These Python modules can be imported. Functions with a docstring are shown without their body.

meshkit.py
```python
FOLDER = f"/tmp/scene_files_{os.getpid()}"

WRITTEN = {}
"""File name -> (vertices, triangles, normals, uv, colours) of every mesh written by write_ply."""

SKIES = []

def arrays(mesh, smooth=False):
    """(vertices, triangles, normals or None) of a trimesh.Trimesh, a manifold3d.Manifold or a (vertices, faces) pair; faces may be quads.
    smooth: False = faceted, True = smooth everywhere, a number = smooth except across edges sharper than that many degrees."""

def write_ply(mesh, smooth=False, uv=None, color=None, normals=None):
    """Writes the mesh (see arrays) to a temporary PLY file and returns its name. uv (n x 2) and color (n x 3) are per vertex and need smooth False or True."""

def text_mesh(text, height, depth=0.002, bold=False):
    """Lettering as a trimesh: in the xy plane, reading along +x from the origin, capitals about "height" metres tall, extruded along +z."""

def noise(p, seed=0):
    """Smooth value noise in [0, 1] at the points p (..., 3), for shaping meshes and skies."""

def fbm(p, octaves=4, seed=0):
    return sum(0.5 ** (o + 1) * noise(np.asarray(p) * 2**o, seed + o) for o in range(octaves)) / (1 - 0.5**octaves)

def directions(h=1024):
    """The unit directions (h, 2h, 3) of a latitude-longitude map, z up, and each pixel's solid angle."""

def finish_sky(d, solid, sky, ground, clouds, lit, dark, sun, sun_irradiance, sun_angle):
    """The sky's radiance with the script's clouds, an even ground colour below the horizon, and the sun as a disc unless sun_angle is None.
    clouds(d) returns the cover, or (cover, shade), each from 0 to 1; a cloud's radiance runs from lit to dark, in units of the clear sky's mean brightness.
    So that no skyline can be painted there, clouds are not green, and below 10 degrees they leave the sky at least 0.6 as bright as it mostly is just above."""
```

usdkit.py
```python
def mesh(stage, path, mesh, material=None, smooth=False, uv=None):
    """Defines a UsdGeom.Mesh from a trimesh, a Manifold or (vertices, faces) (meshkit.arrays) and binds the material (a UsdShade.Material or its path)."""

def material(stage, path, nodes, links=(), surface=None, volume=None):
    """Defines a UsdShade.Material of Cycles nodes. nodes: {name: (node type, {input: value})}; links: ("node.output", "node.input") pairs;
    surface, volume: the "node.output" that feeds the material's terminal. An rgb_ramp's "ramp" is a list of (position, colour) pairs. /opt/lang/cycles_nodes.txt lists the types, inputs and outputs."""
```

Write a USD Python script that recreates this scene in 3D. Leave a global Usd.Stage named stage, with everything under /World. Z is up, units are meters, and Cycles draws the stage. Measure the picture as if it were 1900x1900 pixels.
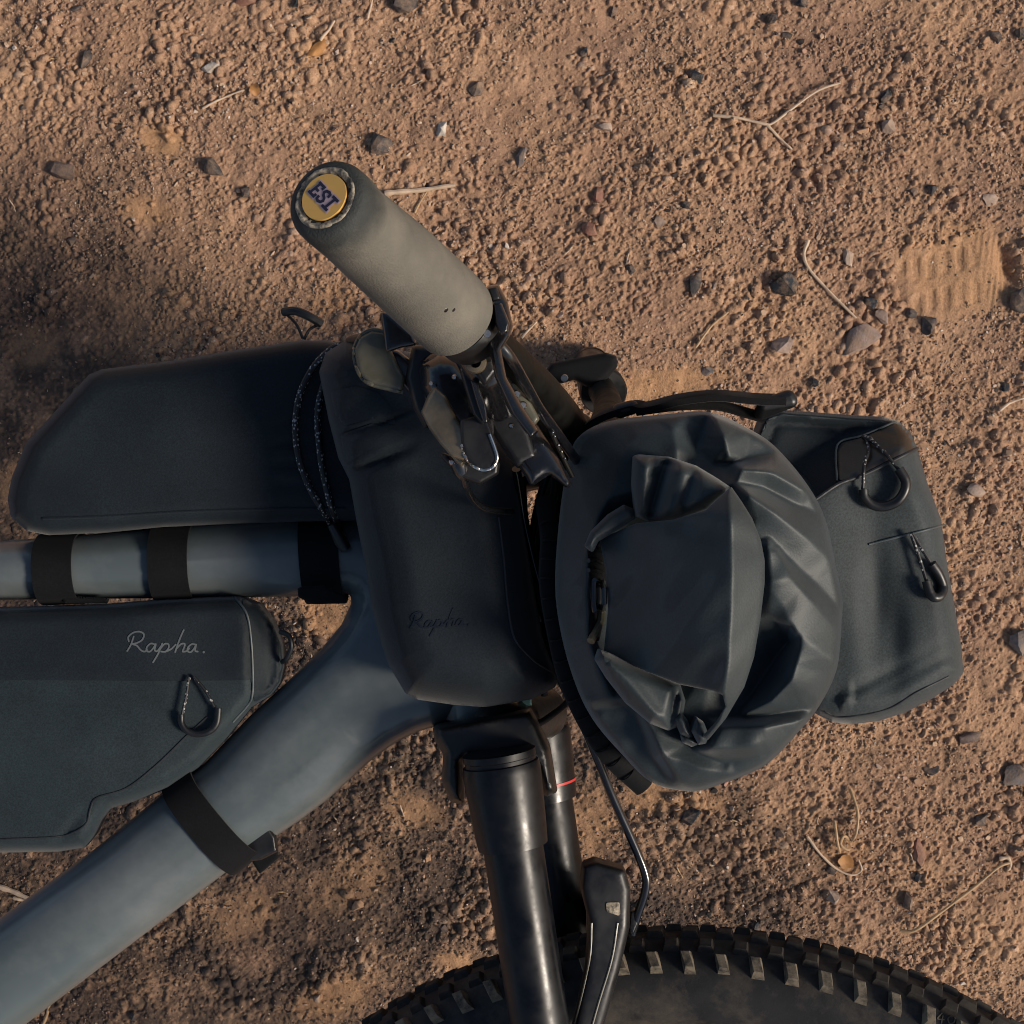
import math, random
import numpy as np, trimesh, shapely, usdkit, meshkit
from shapely.geometry import Polygon, LineString, Point
from scipy.spatial import Delaunay, cKDTree
from scipy.interpolate import LinearNDInterpolator, RegularGridInterpolator
from scipy.ndimage import gaussian_filter
import manifold3d as m3
from pxr import Usd, UsdGeom, UsdLux, UsdShade, Gf, Sdf, Vt

stage = Usd.Stage.CreateInMemory()
UsdGeom.SetStageUpAxis(stage, UsdGeom.Tokens.z)
UsdGeom.SetStageMetersPerUnit(stage, 1.0)
UsdGeom.Xform.Define(stage, '/World'); UsdGeom.Scope.Define(stage, '/World/Looks')

# ------------------------------------------------------------------ camera, sky, sun
FPX, ZC = 2790.0, 1.34            # focal length in photo pixels (1900 wide), camera height
cam = UsdGeom.Camera.Define(stage, '/World/camera')
cam.CreateHorizontalApertureAttr(36.0); cam.CreateVerticalApertureAttr(36.0)
cam.CreateFocalLengthAttr(36.0 * FPX / 1900.0)
cam.CreateClippingRangeAttr(Gf.Vec2f(0.05, 2000.0))
cam.CreateExposureAttr(0.80)
cam.AddTranslateOp().Set(Gf.Vec3d(0, 0, ZC))
SUN_AZ, SUN_EL = math.radians(-18), math.radians(36)      # azimuth from +x towards +y
sd = np.array([math.cos(SUN_EL) * math.cos(SUN_AZ), math.cos(SUN_EL) * math.sin(SUN_AZ), math.sin(SUN_EL)])
sun = UsdLux.DistantLight.Define(stage, '/World/sun')
sun.CreateIntensityAttr(0.64); sun.CreateAngleAttr(15.0); sun.CreateNormalizeAttr(True)
sun.CreateColorAttr(Gf.Vec3f(1.0, 0.88, 0.74))
_q = Gf.Rotation(Gf.Vec3d(0, 0, 1), Gf.Vec3d(*map(float, sd)))
sun.AddTransformOp().Set(Gf.Matrix4d().SetRotate(_q))
dome = UsdLux.DomeLight.Define(stage, '/World/sky')
sky = usdkit.material(stage, '/World/Looks/sky', {
    's': ('sky_texture', {'sky_type': 'single_scattering', 'sun_disc': False, 'sun_elevation': SUN_EL, 'sun_rotation': math.atan2(sd[0], sd[1]), 'aerosol_density': 2.0}),
    'b': ('background_shader', {'strength': 0.05})}, [('s.color', 'b.color')], surface='b.background')
UsdShade.MaterialBindingAPI.Apply(dome.GetPrim()).Bind(sky)
dome.GetPrim().SetCustomDataByKey('kind', 'structure')

# ------------------------------------------------------------------ helpers
RNG = np.random.default_rng(7)
def P(px, py, z):
    "the point at height z that lies on the photo's line of sight through pixel (px, py)"
    d = ZC - np.asarray(z, float)
    return np.stack(np.broadcast_arrays((np.asarray(px, float) - 950) / FPX * d, (950 - np.asarray(py, float)) / FPX * d, np.asarray(z, float)), -1)
used = {}
def path_for(name, parent):
    base = parent.GetPath().pathString if parent is not None else '/World'
    k = used.get((base, name), 0); used[(base, name)] = k + 1
    return f'{base}/{name}' + (f'_{k:03d}' if k else '')
origin = {}
def tag(prim, label=None, cat=None, group=None, kind=None):
    for k, v in (('label', label), ('category', cat), ('group', group), ('kind', kind)):
        if v: prim.SetCustomDataByKey(k, v)
    return prim
def thing(name, label, cat, loc, group=None):
    x = UsdGeom.Xform.Define(stage, path_for(name, None)); x.AddTranslateOp().Set(Gf.Vec3d(*map(float, loc)))
    origin[x.GetPath().pathString] = np.array(loc, float)
    return tag(x.GetPrim(), label, cat, group)
def obj(name, mesh, mat, parent=None, label=None, cat=None, group=None, kind=None, smooth=35):
    v, f, n = meshkit.arrays(mesh, smooth)
    p = path_for(name, parent)
    o = np.zeros(3)
    if parent is not None: o = origin[parent.GetPath().pathString]
    origin[p] = o
    m = UsdGeom.Mesh.Define(stage, p)
    m.CreatePointsAttr(Vt.Vec3fArray.FromNumpy((v - o).astype(np.float32)))
    m.CreateFaceVertexCountsAttr(Vt.IntArray.FromNumpy(np.full(len(f), 3, np.int32)))
    m.CreateFaceVertexIndicesAttr(Vt.IntArray.FromNumpy(f.astype(np.int32).ravel()))
    m.CreateSubdivisionSchemeAttr('none')
    if n is not None:
        m.CreateNormalsAttr(Vt.Vec3fArray.FromNumpy(n.astype(np.float32))); m.SetNormalsInterpolation('vertex')
    UsdShade.MaterialBindingAPI.Apply(m.GetPrim()).Bind(mat)
    return tag(m.GetPrim(), label, cat, group, kind)
def cat_(*ms): return trimesh.util.concatenate([m for m in ms])
def catmull(pts, n=12):
    p = np.asarray(pts, float); p = np.vstack([2 * p[0] - p[1], p, 2 * p[-1] - p[-2]])
    out = []
    for i in range(1, len(p) - 2):
        t = np.linspace(0, 1, n, endpoint=False)[:, None]
        a, b, c, d = p[i - 1], p[i], p[i + 1], p[i + 2]
        out.append(0.5 * (2 * b + (c - a) * t + (2 * a - 5 * b + 4 * c - d) * t**2 + (3 * b - a - 3 * c + d) * t**3))
    return np.vstack(out + [p[-2][None]])
def tube(path, r, n=14, section=None, up=(0, 0, 1), caps=True):
    "sweep of a circle (radius r or one per point) or of a 2D section along the path"
    p = np.asarray(path, float); r = np.broadcast_to(np.asarray(r, float), (len(p),))
    t = np.gradient(p, axis=0); t /= np.linalg.norm(t, axis=1, keepdims=True) + 1e-12
    if section is None:
        a = np.linspace(0, 2 * np.pi, n, endpoint=False); section = np.stack([np.cos(a), np.sin(a)], 1)
    section = np.asarray(section, float); n = len(section)
    u = np.array(up, float); V = []
    for i in range(len(p)):
        u = u - t[i] * (u @ t[i])
        if np.linalg.norm(u) < 1e-6: u = np.cross(t[i], [1, 0.3, 0.2])
        u /= np.linalg.norm(u); w = np.cross(t[i], u)
        V.append(p[i] + r[i] * (section[:, :1] * w + section[:, 1:] * u))
    V = np.vstack(V); F = []
    i0 = np.arange(n); i1 = (i0 + 1) % n
    for i in range(len(p) - 1):
        a, b = i * n + i0, i * n + i1; c, d = a + n, b + n
        F += [np.stack([a, b, d], 1), np.stack([a, d, c], 1)]
    if caps:
        k = len(V); V = np.vstack([V, p[0], p[-1]])
        F += [np.stack([i1, i0, np.full(n, k)], 1), np.stack([(len(p) - 1) * n + i0, (len(p) - 1) * n + i1, np.full(n, k + 1)], 1)]
    m = trimesh.Trimesh(V, np.vstack(F), process=False)
    if m.volume < 0: m.invert()
    return m
def lathe(prof, A, B, n=48, caps=False):
    "prof: (along 0..1 between A and B (metres if >1 not used), radius)"
    A, B = np.asarray(A, float), np.asarray(B, float)
    d = B - A; L = np.linalg.norm(d); d /= L
    u = np.cross(d, [0, 0, 1.0]); u /= np.linalg.norm(u); w = np.cross(d, u)
    a = np.linspace(0, 2 * np.pi, n, endpoint=False)
    V = np.vstack([A + d * s * L + max(r, 1e-5) * (np.cos(a)[:, None] * u + np.sin(a)[:, None] * w) for s, r in prof])
    i0 = np.arange(n); i1 = (i0 + 1) % n; F = []
    for i in range(len(prof) - 1):
        p, q = i * n + i0, i * n + i1
        F += [np.stack([p, q, q + n], 1), np.stack([p, q + n, p + n], 1)]
    m = trimesh.Trimesh(V, np.vstack(F), process=False)
    if m.volume < 0: m.invert()
    return m
def hull(*balls, n=14):
    "manifold hull of (point, radius) spheres"
    pts = []
    s = trimesh.creation.icosphere(2).vertices
    for p, r in balls: pts.append(np.asarray(p) + s * r)
    return m3.Manifold.hull_points(np.vstack(pts))
def rounded(poly, r=10):
    g = Polygon(poly).buffer(0) if not isinstance(poly, Polygon) else poly
    return g.buffer(-r).buffer(2 * r).buffer(-r) if r else g
def ring_points(g, step):
    out = []
    for q in getattr(g, 'geoms', [g]):
        if q.is_empty or q.geom_type != 'Polygon': continue
        for ring in (q.exterior, *q.interiors):
            k = max(int(ring.length / step), 6)
            out.append(np.array([ring.interpolate(i / k, normalized=True).coords[0] for i in range(k)]))
    return np.vstack(out) if out else np.zeros((0, 2))
class Puff:
    """A cushion over a pixel outline: rounded over R pixels at its edge, T metres proud of z_mid in front, Tb behind.
    extra(px, py) adds metres to the front; tilt = metres per pixel."""
    def __init__(s, outline, z, R, T, pw=2.4, round_=10, res=8, extra=None, tilt=(0, 0), Tb=None, edge=4, zf=None, fade=None):
        g = rounded(outline, round_); s.g = g; c = g.centroid
        ds = R * np.array([0.01, 0.04, 0.1, 0.2, 0.34, 0.52, 0.75])
        bd = ring_points(g, edge); pts = [bd]
        for d in ds: pts.append(ring_points(g.buffer(-d), max(edge, 1.2 * edge)))
        x0, y0, x1, y1 = g.bounds
        X, Y = np.meshgrid(np.arange(x0, x1, res), np.arange(y0, y1, res * 0.87))
        X[1::2] += res / 2
        inner = g.buffer(-R * 0.85)
        gp = np.stack([X.ravel(), Y.ravel()], 1)
        if not inner.is_empty: pts.append(gp[shapely.contains_xy(inner, gp[:, 0], gp[:, 1])])
        q = np.vstack(pts); nb = len(bd)
        tri = Delaunay(q + RNG.normal(0, 1e-4, q.shape)).simplices
        cc = q[tri].mean(1); tri = tri[shapely.contains_xy(g.buffer(0.05), cc[:, 0], cc[:, 1])]
        a = q[tri]; cr = (a[:, 1, 0] - a[:, 0, 0]) * (a[:, 2, 1] - a[:, 0, 1]) - (a[:, 1, 1] - a[:, 0, 1]) * (a[:, 2, 0] - a[:, 0, 0])
        tri = np.where((cr > 0)[:, None], tri[:, ::-1], tri); tri = tri[np.abs(cr) > 1e-3]
        d = shapely.distance(shapely.points(q), g.boundary); d[:nb] = 0
        h = (1 - (1 - np.clip(d / R, 0, 1)) ** pw) ** (1 / pw)
        base = z + tilt[0] * (q[:, 0] - c.x) + tilt[1] * (q[:, 1] - c.y)
        if zf is not None: base = base + zf(q[:, 0], q[:, 1])
        ex = extra(q[:, 0], q[:, 1]) * np.clip(d / (fade or R * 0.5), 0, 1) if extra is not None else 0
        zt = base + h * T + ex
        s.q, s.zt = q, zt
        s.zi = LinearNDInterpolator(q, zt, fill_value=z)
        Tb = T if Tb is None else Tb
        top = P(q[:, 0], q[:, 1], zt)
        bot = P(q[:, 0], q[:, 1], base); bot[:, 2] -= h * Tb
        idx = np.arange(len(q)) + len(q); idx[:nb] = np.arange(nb)
        F = np.vstack([tri, idx[tri[:, ::-1]]])
        s.mesh = trimesh.Trimesh(np.vstack([top, bot]), F, process=False); s.mesh.remove_unreferenced_vertices()
        if s.mesh.volume < 0: s.mesh.invert()
    def at(s, px, py, off=0): return P(px, py, s.zi(px, py) + off)
    def line(s, pts, off=0.001, n=10, smooth=True):
        q = catmull(pts, n) if smooth else np.asarray(pts, float)
        return s.at(q[:, 0], q[:, 1], off)
    def decal(s, outline, off=0.0006, thick=0.0015, res=7, round_=3, dome=0.0, R=8):
        "a sheet laid on this cushion"
        g = rounded(outline, round_)
        bd = ring_points(g, res * 0.6); pts = [bd]
        x0, y0, x1, y1 = g.bounds
        X, Y = np.meshgrid(np.arange(x0, x1, res), np.arange(y0, y1, res)); gp = np.stack([X.ravel(), Y.ravel()], 1)
        inn = g.buffer(-res * 0.4)
        if not inn.is_empty: pts.append(gp[shapely.contains_xy(inn, gp[:, 0], gp[:, 1])])
        q = np.vstack(pts); nb = len(bd)
        tri = Delaunay(q + RNG.normal(0, 1e-4, q.shape)).simplices
        cc = q[tri].mean(1); tri = tri[shapely.contains_xy(g.buffer(0.02), cc[:, 0], cc[:, 1])]
        a = q[tri]; cr = (a[:, 1, 0] - a[:, 0, 0]) * (a[:, 2, 1] - a[:, 0, 1]) - (a[:, 1, 1] - a[:, 0, 1]) * (a[:, 2, 0] - a[:, 0, 0])
        tri = np.where((cr > 0)[:, None], tri[:, ::-1], tri); tri = tri[np.abs(cr) > 1e-3]
        d = shapely.distance(shapely.points(q), g.boundary)
        zz = s.zi(q[:, 0], q[:, 1]) + off
        top = P(q[:, 0], q[:, 1], zz + dome * np.clip(d / R, 0, 1) ** 0.5); bot = P(q[:, 0], q[:, 1], zz - thick)
        n = len(q); b = np.arange(nb); b2 = (b + 1) % nb
        # outer ring only (decals have no holes)
        F = np.vstack([tri, tri[:, ::-1] + n, np.stack([b, b2, b2 + n], 1), np.stack([b, b2 + n, b + n], 1)])
        m = trimesh.Trimesh(np.vstack([top, bot]), F, process=False); m.fix_normals()
        return m
def strokes(surf, lines, w, off=0.0005, thick=0.0012, mapf=lambda p: p):
    "lettering strokes w px wide laid on a cushion, one mesh"
    g = shapely.union_all([LineString([mapf(p) for p in catmull(l, 6)] if len(l) > 2 else [mapf(p) for p in l]).buffer(w / 2) if len(l) > 1 else Point(mapf(l[0])).buffer(w * 0.75) for l in lines])
    ms = []
    for q in getattr(g, 'geoms', [g]):
        m = trimesh.creation.extrude_polygon(q.simplify(0.15), 1.0, engine='earcut')
        v = m.vertices; z = surf.zi(v[:, 0], v[:, 1]) + off - thick * (1 - v[:, 2])
        ms.append(trimesh.Trimesh(P(v[:, 0], v[:, 1], z), m.faces[:, ::-1], process=False))
    return cat_(*ms)

# ------------------------------------------------------------------ materials
def M(name, nodes, links, surface='p.BSDF'):
    return usdkit.material(stage, '/World/Looks/' + name, nodes, links, surface=surface)
def plain(name, col, rough=0.5, metallic=0.0, spec=0.5, coat=0.0, coat_r=0.1, var=0.25, scale=60, bump=0.0, bscale=900, bdist=0.0003, dust_or_gleam=0.0, dust_or_gleam_col=(0.30, 0.21, 0.14), sheen=0.0, dscale=55, dlow=0.5, rvar=0.15):
    c = np.array(col, float)
    nodes = {'g': ('geometry', {}), 'n': ('noise_texture', {'scale': scale, 'detail': 5.0, 'roughness': 0.6}),
             'r': ('rgb_ramp', {'ramp': [(0.3, tuple(c * (1 - var))), (0.7, tuple(c * (1 + var)))]}),
             'rr': ('map_range', {'from_min': 0.3, 'from_max': 0.7, 'to_min': max(rough - rvar, 0.03), 'to_max': min(rough + rvar, 1)}),
             'p': ('principled_bsdf', {'metallic': metallic, 'specular_ior_level': spec, 'coat_weight': coat, 'coat_roughness': coat_r, 'sheen_weight': sheen, 'sheen_roughness': 0.4})}
    links = [('g.position', 'n.vector'), ('n.fac', 'r.fac'), ('n.fac', 'rr.value'), ('rr.result', 'p.roughness')]
    out = 'r.color'
    if dust_or_gleam:
        nodes['dn'] = ('noise_texture', {'scale': dscale, 'detail': 8.0, 'roughness': 0.7})
        nodes['dr'] = ('map_range', {'from_min': dlow, 'from_max': dlow + 0.22, 'to_min': 0.0, 'to_max': dust_or_gleam, 'clamp': True})
        nodes['dm'] = ('mix_color', {'b': dust_or_gleam_col})
        links += [('g.position', 'dn.vector'), ('dn.fac', 'dr.value'), ('dr.result', 'dm.fac'), (out, 'dm.a')]
        out = 'dm.result'
    links.append((out, 'p.base_color'))
    if bump:
        nodes['bn'] = ('noise_texture', {'scale': bscale, 'detail': 3.0})
        nodes['bb'] = ('bump', {'strength': bump, 'distance': bdist})
        links += [('g.position', 'bn.vector'), ('bn.fac', 'bb.height'), ('bb.normal', 'p.normal')]
    return M(name, nodes, links)
def fabric(name, col, rough=0.6, dust_or_gleam=0.15, spec=0.35, sheen=0.15, var=0.2, weave=0.3):
    c = np.array(col, float)
    return M(name, {'g': ('geometry', {}), 'n': ('noise_texture', {'scale': 30.0, 'detail': 6.0, 'roughness': 0.65}), 'w': ('noise_texture', {'scale': 900.0, 'detail': 2.0}), 'd': ('noise_texture', {'scale': 9.0, 'detail': 7.0, 'roughness': 0.72}),
        'r': ('rgb_ramp', {'ramp': [(0.3, tuple(c * (1 - var))), (0.7, tuple(c * (1 + var)))]}), 'rw': ('rgb_ramp', {'ramp': [(0.3, (1 - weave,) * 3), (0.7, (1 + weave,) * 3)]}),
        'mw': ('mix_color', {'blend_type': 'multiply', 'fac': 1.0, 'use_clamp': False}), 'dr': ('map_range', {'from_min': 0.5, 'from_max': 0.75, 'to_min': 0.0, 'to_max': dust_or_gleam, 'clamp': True}), 'dm': ('mix_color', {'b': tuple(c * 1.3 + 0.014)}),
        'bb': ('bump', {'strength': 0.3, 'distance': 0.0003}), 'p': ('principled_bsdf', {'roughness': rough, 'specular_ior_level': spec, 'sheen_weight': sheen, 'sheen_roughness': 0.4})},
        [('g.position', 'n.vector'), ('g.position', 'w.vector'), ('g.position', 'd.vector'), ('n.fac', 'r.fac'), ('w.fac', 'rw.fac'), ('r.color', 'mw.a'), ('rw.color', 'mw.b'), ('mw.result', 'dm.a'), ('d.fac', 'dr.value'), ('dr.result', 'dm.fac'),
         ('dm.result', 'p.base_color'), ('w.fac', 'bb.height'), ('bb.normal', 'p.normal')])
PAINT = plain('frame_paint', (0.069, 0.087, 0.092), 0.36, spec=0.5, coat=0.35, coat_r=0.10, var=0.06, scale=8, dust_or_gleam=0.42, dust_or_gleam_col=(0.20, 0.20, 0.20), dscale=6, dlow=0.45)  # grey patches paint pale sky reflections into the frame colour
NAVY = fabric('navy_fabric', (0.0062, 0.0108, 0.0152), 0.70, 0.1, spec=0.25, sheen=0.08)
SLATE = fabric('slate_fabric', (0.026, 0.034, 0.037), 0.68, 0.2, spec=0.32)
ROLLF = fabric('roll_fabric', (0.0200, 0.0285, 0.0320), 0.54, 0.10, spec=0.4, weave=0.16)
PANEL = fabric('panel_fabric', (0.0135, 0.0220, 0.0265), 0.7, 0.3, spec=0.25)
BLACKF = fabric('black_webbing', (0.0045, 0.0048, 0.0058), 0.8, 0.05, spec=0.15, sheen=0.05)
ZIPF = plain('zip_patch', (0.020, 0.016, 0.012), 0.4, spec=0.6, var=0.2, bump=0.2)
BLACK = plain('black_plastic', (0.006, 0.0062, 0.007), 0.42, var=0.2, dust_or_gleam=0.15, dust_or_gleam_col=(0.026, 0.023, 0.019), dscale=70)
GLOSS = plain('gloss_black', (0.005, 0.005, 0.006), 0.22, spec=0.6, coat=0.5, coat_r=0.06, var=0.2, dust_or_gleam=0.10, dust_or_gleam_col=(0.04, 0.034, 0.027), rvar=0.06)
ALLOY = plain('dark_alloy', (0.21, 0.165, 0.11), 0.28, metallic=0.5, var=0.3, scale=60, dust_or_gleam=0.3, dust_or_gleam_col=(0.03, 0.028, 0.022), dscale=40, rvar=0.1)
STEEL = plain('bright_steel', (0.55, 0.52, 0.48), 0.25, metallic=1.0, var=0.1)
OLIVE = plain('olive_plate', (0.070, 0.066, 0.046), 0.32, spec=0.6, var=0.3, dust_or_gleam=0.4, dust_or_gleam_col=(0.13, 0.12, 0.09))
BARB = plain('bar_black', (0.0035, 0.0035, 0.003), 0.55, spec=0.18, var=0.3, dust_or_gleam=0.2, dust_or_gleam_col=(0.014, 0.016, 0.011))
FORKB = plain('fork_black', (0.002, 0.0028, 0.0045), 0.36, spec=0.34, var=0.2, dust_or_gleam=0.08, dust_or_gleam_col=(0.045, 0.035, 0.026), dscale=120, dlow=0.6)
RED = plain('red_ring', (0.45, 0.03, 0.03), 0.4)
RUBBER = plain('tyre_rubber', (0.016, 0.016, 0.017), 0.65, spec=0.3, var=0.3, scale=40, dust_or_gleam=0.75, dust_or_gleam_col=(0.085, 0.070, 0.053), dscale=24, dlow=0.46, bump=0.3)
def knob_mat():
    return M('knob_rubber', {'g': ('geometry', {}), 'a': ('attribute', {'attribute': 'face_tone'}), 'sp': ('separate_color', {}), 'n': ('noise_texture', {'scale': 160.0, 'detail': 5.0}),
        'r': ('rgb_ramp', {'ramp': [(0.3, (0.12, 0.098, 0.072)), (0.65, (0.235, 0.195, 0.145))]}), 'w': ('rgb_ramp', {'ramp': [(0.35, (0.022, 0.021, 0.020)), (0.7, (0.06, 0.052, 0.042))]}),
        'm': ('mix_color', {}), 'p': ('principled_bsdf', {'roughness': 0.75, 'specular_ior_level': 0.25})},
        [('g.position', 'n.vector'), ('n.fac', 'r.fac'), ('n.fac', 'w.fac'), ('a.color', 'sp.color'), ('sp.r', 'm.fac'), ('r.color', 'm.a'), ('w.color', 'm.b'), ('m.result', 'p.base_color')])
KNOBM = knob_mat()
KNOBD = plain('knob_dark', (0.024, 0.022, 0.020), 0.7, spec=0.25, var=0.3, scale=200, dust_or_gleam=0.6, dust_or_gleam_col=(0.075, 0.062, 0.047), dscale=120, dlow=0.45)
KNOB = plain('knob_rubber', (0.03, 0.028, 0.025), 0.7, spec=0.3, var=0.3, scale=200, dust_or_gleam=0.95, dust_or_gleam_col=(0.19, 0.155, 0.11), dscale=130, dlow=0.36)
FOAM = plain('grip_foam', (0.165, 0.15, 0.122), 0.8, spec=0.25, var=0.10, scale=28, bump=0.3, bscale=1200, dust_or_gleam=0.35, dust_or_gleam_col=(0.10, 0.10, 0.088), dscale=18, dlow=0.5)
FOAMD_ = plain('grip_end_foam', (0.032, 0.036, 0.036), 0.62, spec=0.4, var=0.35, scale=60, dust_or_gleam=0.25, dust_or_gleam_col=(0.09, 0.085, 0.07), dscale=90, dlow=0.5)
DUSTY = plain('grip_end_dust', (0.06, 0.055, 0.045), 0.8, var=0.6, scale=260, dust_or_gleam=1.0, dust_or_gleam_col=(0.44, 0.37, 0.27), dscale=170, dlow=0.40, bump=0.8, bscale=500, bdist=0.001)
STICK = plain('sticker', (0.64, 0.37, 0.095), 0.5, var=0.06)
STICKL = plain('sticker_outline', (0.42, 0.30, 0.32), 0.6, var=0.1)
STICKD = plain('sticker_ink', (0.012, 0.010, 0.03), 0.5, var=0.1)
PRINT = plain('logo_print', (0.085, 0.095, 0.10), 0.45, var=0.08)
PRINTD = plain('logo_dark', (0.007, 0.009, 0.014), 0.35, var=0.08)
SEAM = plain('seam', (0.012, 0.014, 0.017), 0.6)
SEAML = plain('seam_light', (0.05, 0.062, 0.066), 0.5)
CYAN = plain('green_tab', (0.10, 0.22, 0.22), 0.5)
def cord_mat(name):
    return M(name, {'g': ('geometry', {}), 'v': ('voronoi_texture', {'scale': 480.0}), 'r': ('rgb_ramp', {'ramp': [(0.0, (0.30, 0.30, 0.29)), (0.27, (0.30, 0.30, 0.29)), (0.33, (0.008, 0.008, 0.009)), (1.0, (0.008, 0.008, 0.009))]}),
                    'p': ('principled_bsdf', {'roughness': 0.5})}, [('g.position', 'v.vector'), ('v.distance', 'r.fac'), ('r.color', 'p.base_color')])
CORD = cord_mat('flecked_cord')
def stone_mat(name, col, var=0.35, scale=130):
    return plain(name, col, 0.75, spec=0.25, var=var, scale=scale, bump=0.5, bscale=500, bdist=0.0012, dust_or_gleam=0.75, dust_or_gleam_col=(0.27, 0.175, 0.116), dscale=80, dlow=0.44)
STN = {'slate': stone_mat('stone_slate', (0.055, 0.050, 0.050)), 'brown': stone_mat('stone_brown', (0.10, 0.075, 0.066)), 'pale': stone_mat('stone_pale', (0.33, 0.25, 0.20)),
       'pink': stone_mat('stone_pink', (0.24, 0.18, 0.155)), 'black': stone_mat('stone_black', (0.018, 0.022, 0.028)), 'red': stone_mat('stone_red', (0.20, 0.095, 0.07)), 'tan': stone_mat('stone_tan', (0.33, 0.20, 0.12)),
       'grey': stone_mat('stone_grey', (0.13, 0.12, 0.12)), 'white': stone_mat('stone_white', (0.45, 0.40, 0.35))}
STRAW = plain('straw', (0.36, 0.23, 0.12), 0.6, var=0.25, scale=120)
STRAWP = plain('pale_straw', (0.46, 0.34, 0.24), 0.6, var=0.2, scale=120)
LEAF = plain('dry_leaf', (0.34, 0.16, 0.05), 0.6, var=0.3, scale=120)
SAND = M('sand', {
    'g': ('geometry', {}), 'a': ('attribute', {'attribute': 'soil'}), 'sp': ('separate_color', {}),
    'n1': ('noise_texture', {'scale': 9.0, 'detail': 4.0}), 'n2': ('noise_texture', {'scale': 420.0, 'detail': 4.0, 'roughness': 0.7}), 'n3': ('noise_texture', {'scale': 120.0, 'detail': 3.0, 'roughness': 0.6}),
    'rt': ('rgb_ramp', {'ramp': [(0.0, (0.14, 0.084, 0.056)), (0.25, (0.282, 0.180, 0.118)), (0.6, (0.362, 0.239, 0.158)), (0.85, (0.415, 0.283, 0.192)), (1.0, (0.47, 0.35, 0.265))]}),
    'rb': ('rgb_ramp', {'ramp': [(0.3, (0.80, 0.74, 0.76)), (0.7, (1.12, 1.05, 0.97))]}),
    'rf': ('rgb_ramp', {'ramp': [(0.25, (0.55, 0.52, 0.5)), (0.5, (0.95, 0.95, 0.95)), (0.75, (1.25, 1.22, 1.2))]}),
    'm1': ('mix_color', {'blend_type': 'multiply', 'fac': 1.0, 'use_clamp': False}), 'm2': ('mix_color', {'blend_type': 'multiply', 'fac': 0.8, 'use_clamp': False}),
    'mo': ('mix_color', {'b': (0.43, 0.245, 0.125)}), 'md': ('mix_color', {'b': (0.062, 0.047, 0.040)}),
    'hh': ('math', {'math_type': 'add'}), 'bb': ('bump', {'strength': 0.7, 'distance': 0.0016}), 'p': ('principled_bsdf', {'roughness': 0.9, 'specular_ior_level': 0.15})},
    [('g.position', 'n1.vector'), ('g.position', 'n2.vector'), ('g.position', 'n3.vector'), ('a.color', 'sp.color'), ('sp.r', 'rt.fac'), ('n1.fac', 'rb.fac'), ('n2.fac', 'rf.fac'),
     ('rt.color', 'm1.a'), ('rb.color', 'm1.b'), ('m1.result', 'mo.a'), ('sp.g', 'mo.fac'), ('mo.result', 'm2.a'), ('rf.color', 'm2.b'), ('m2.result', 'md.a'), ('sp.b', 'md.fac'), ('md.result', 'p.base_color'),
     ('n2.fac', 'hh.value1'), ('n3.fac', 'hh.value2'), ('hh.value', 'bb.height'), ('bb.normal', 'p.normal')])
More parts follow.
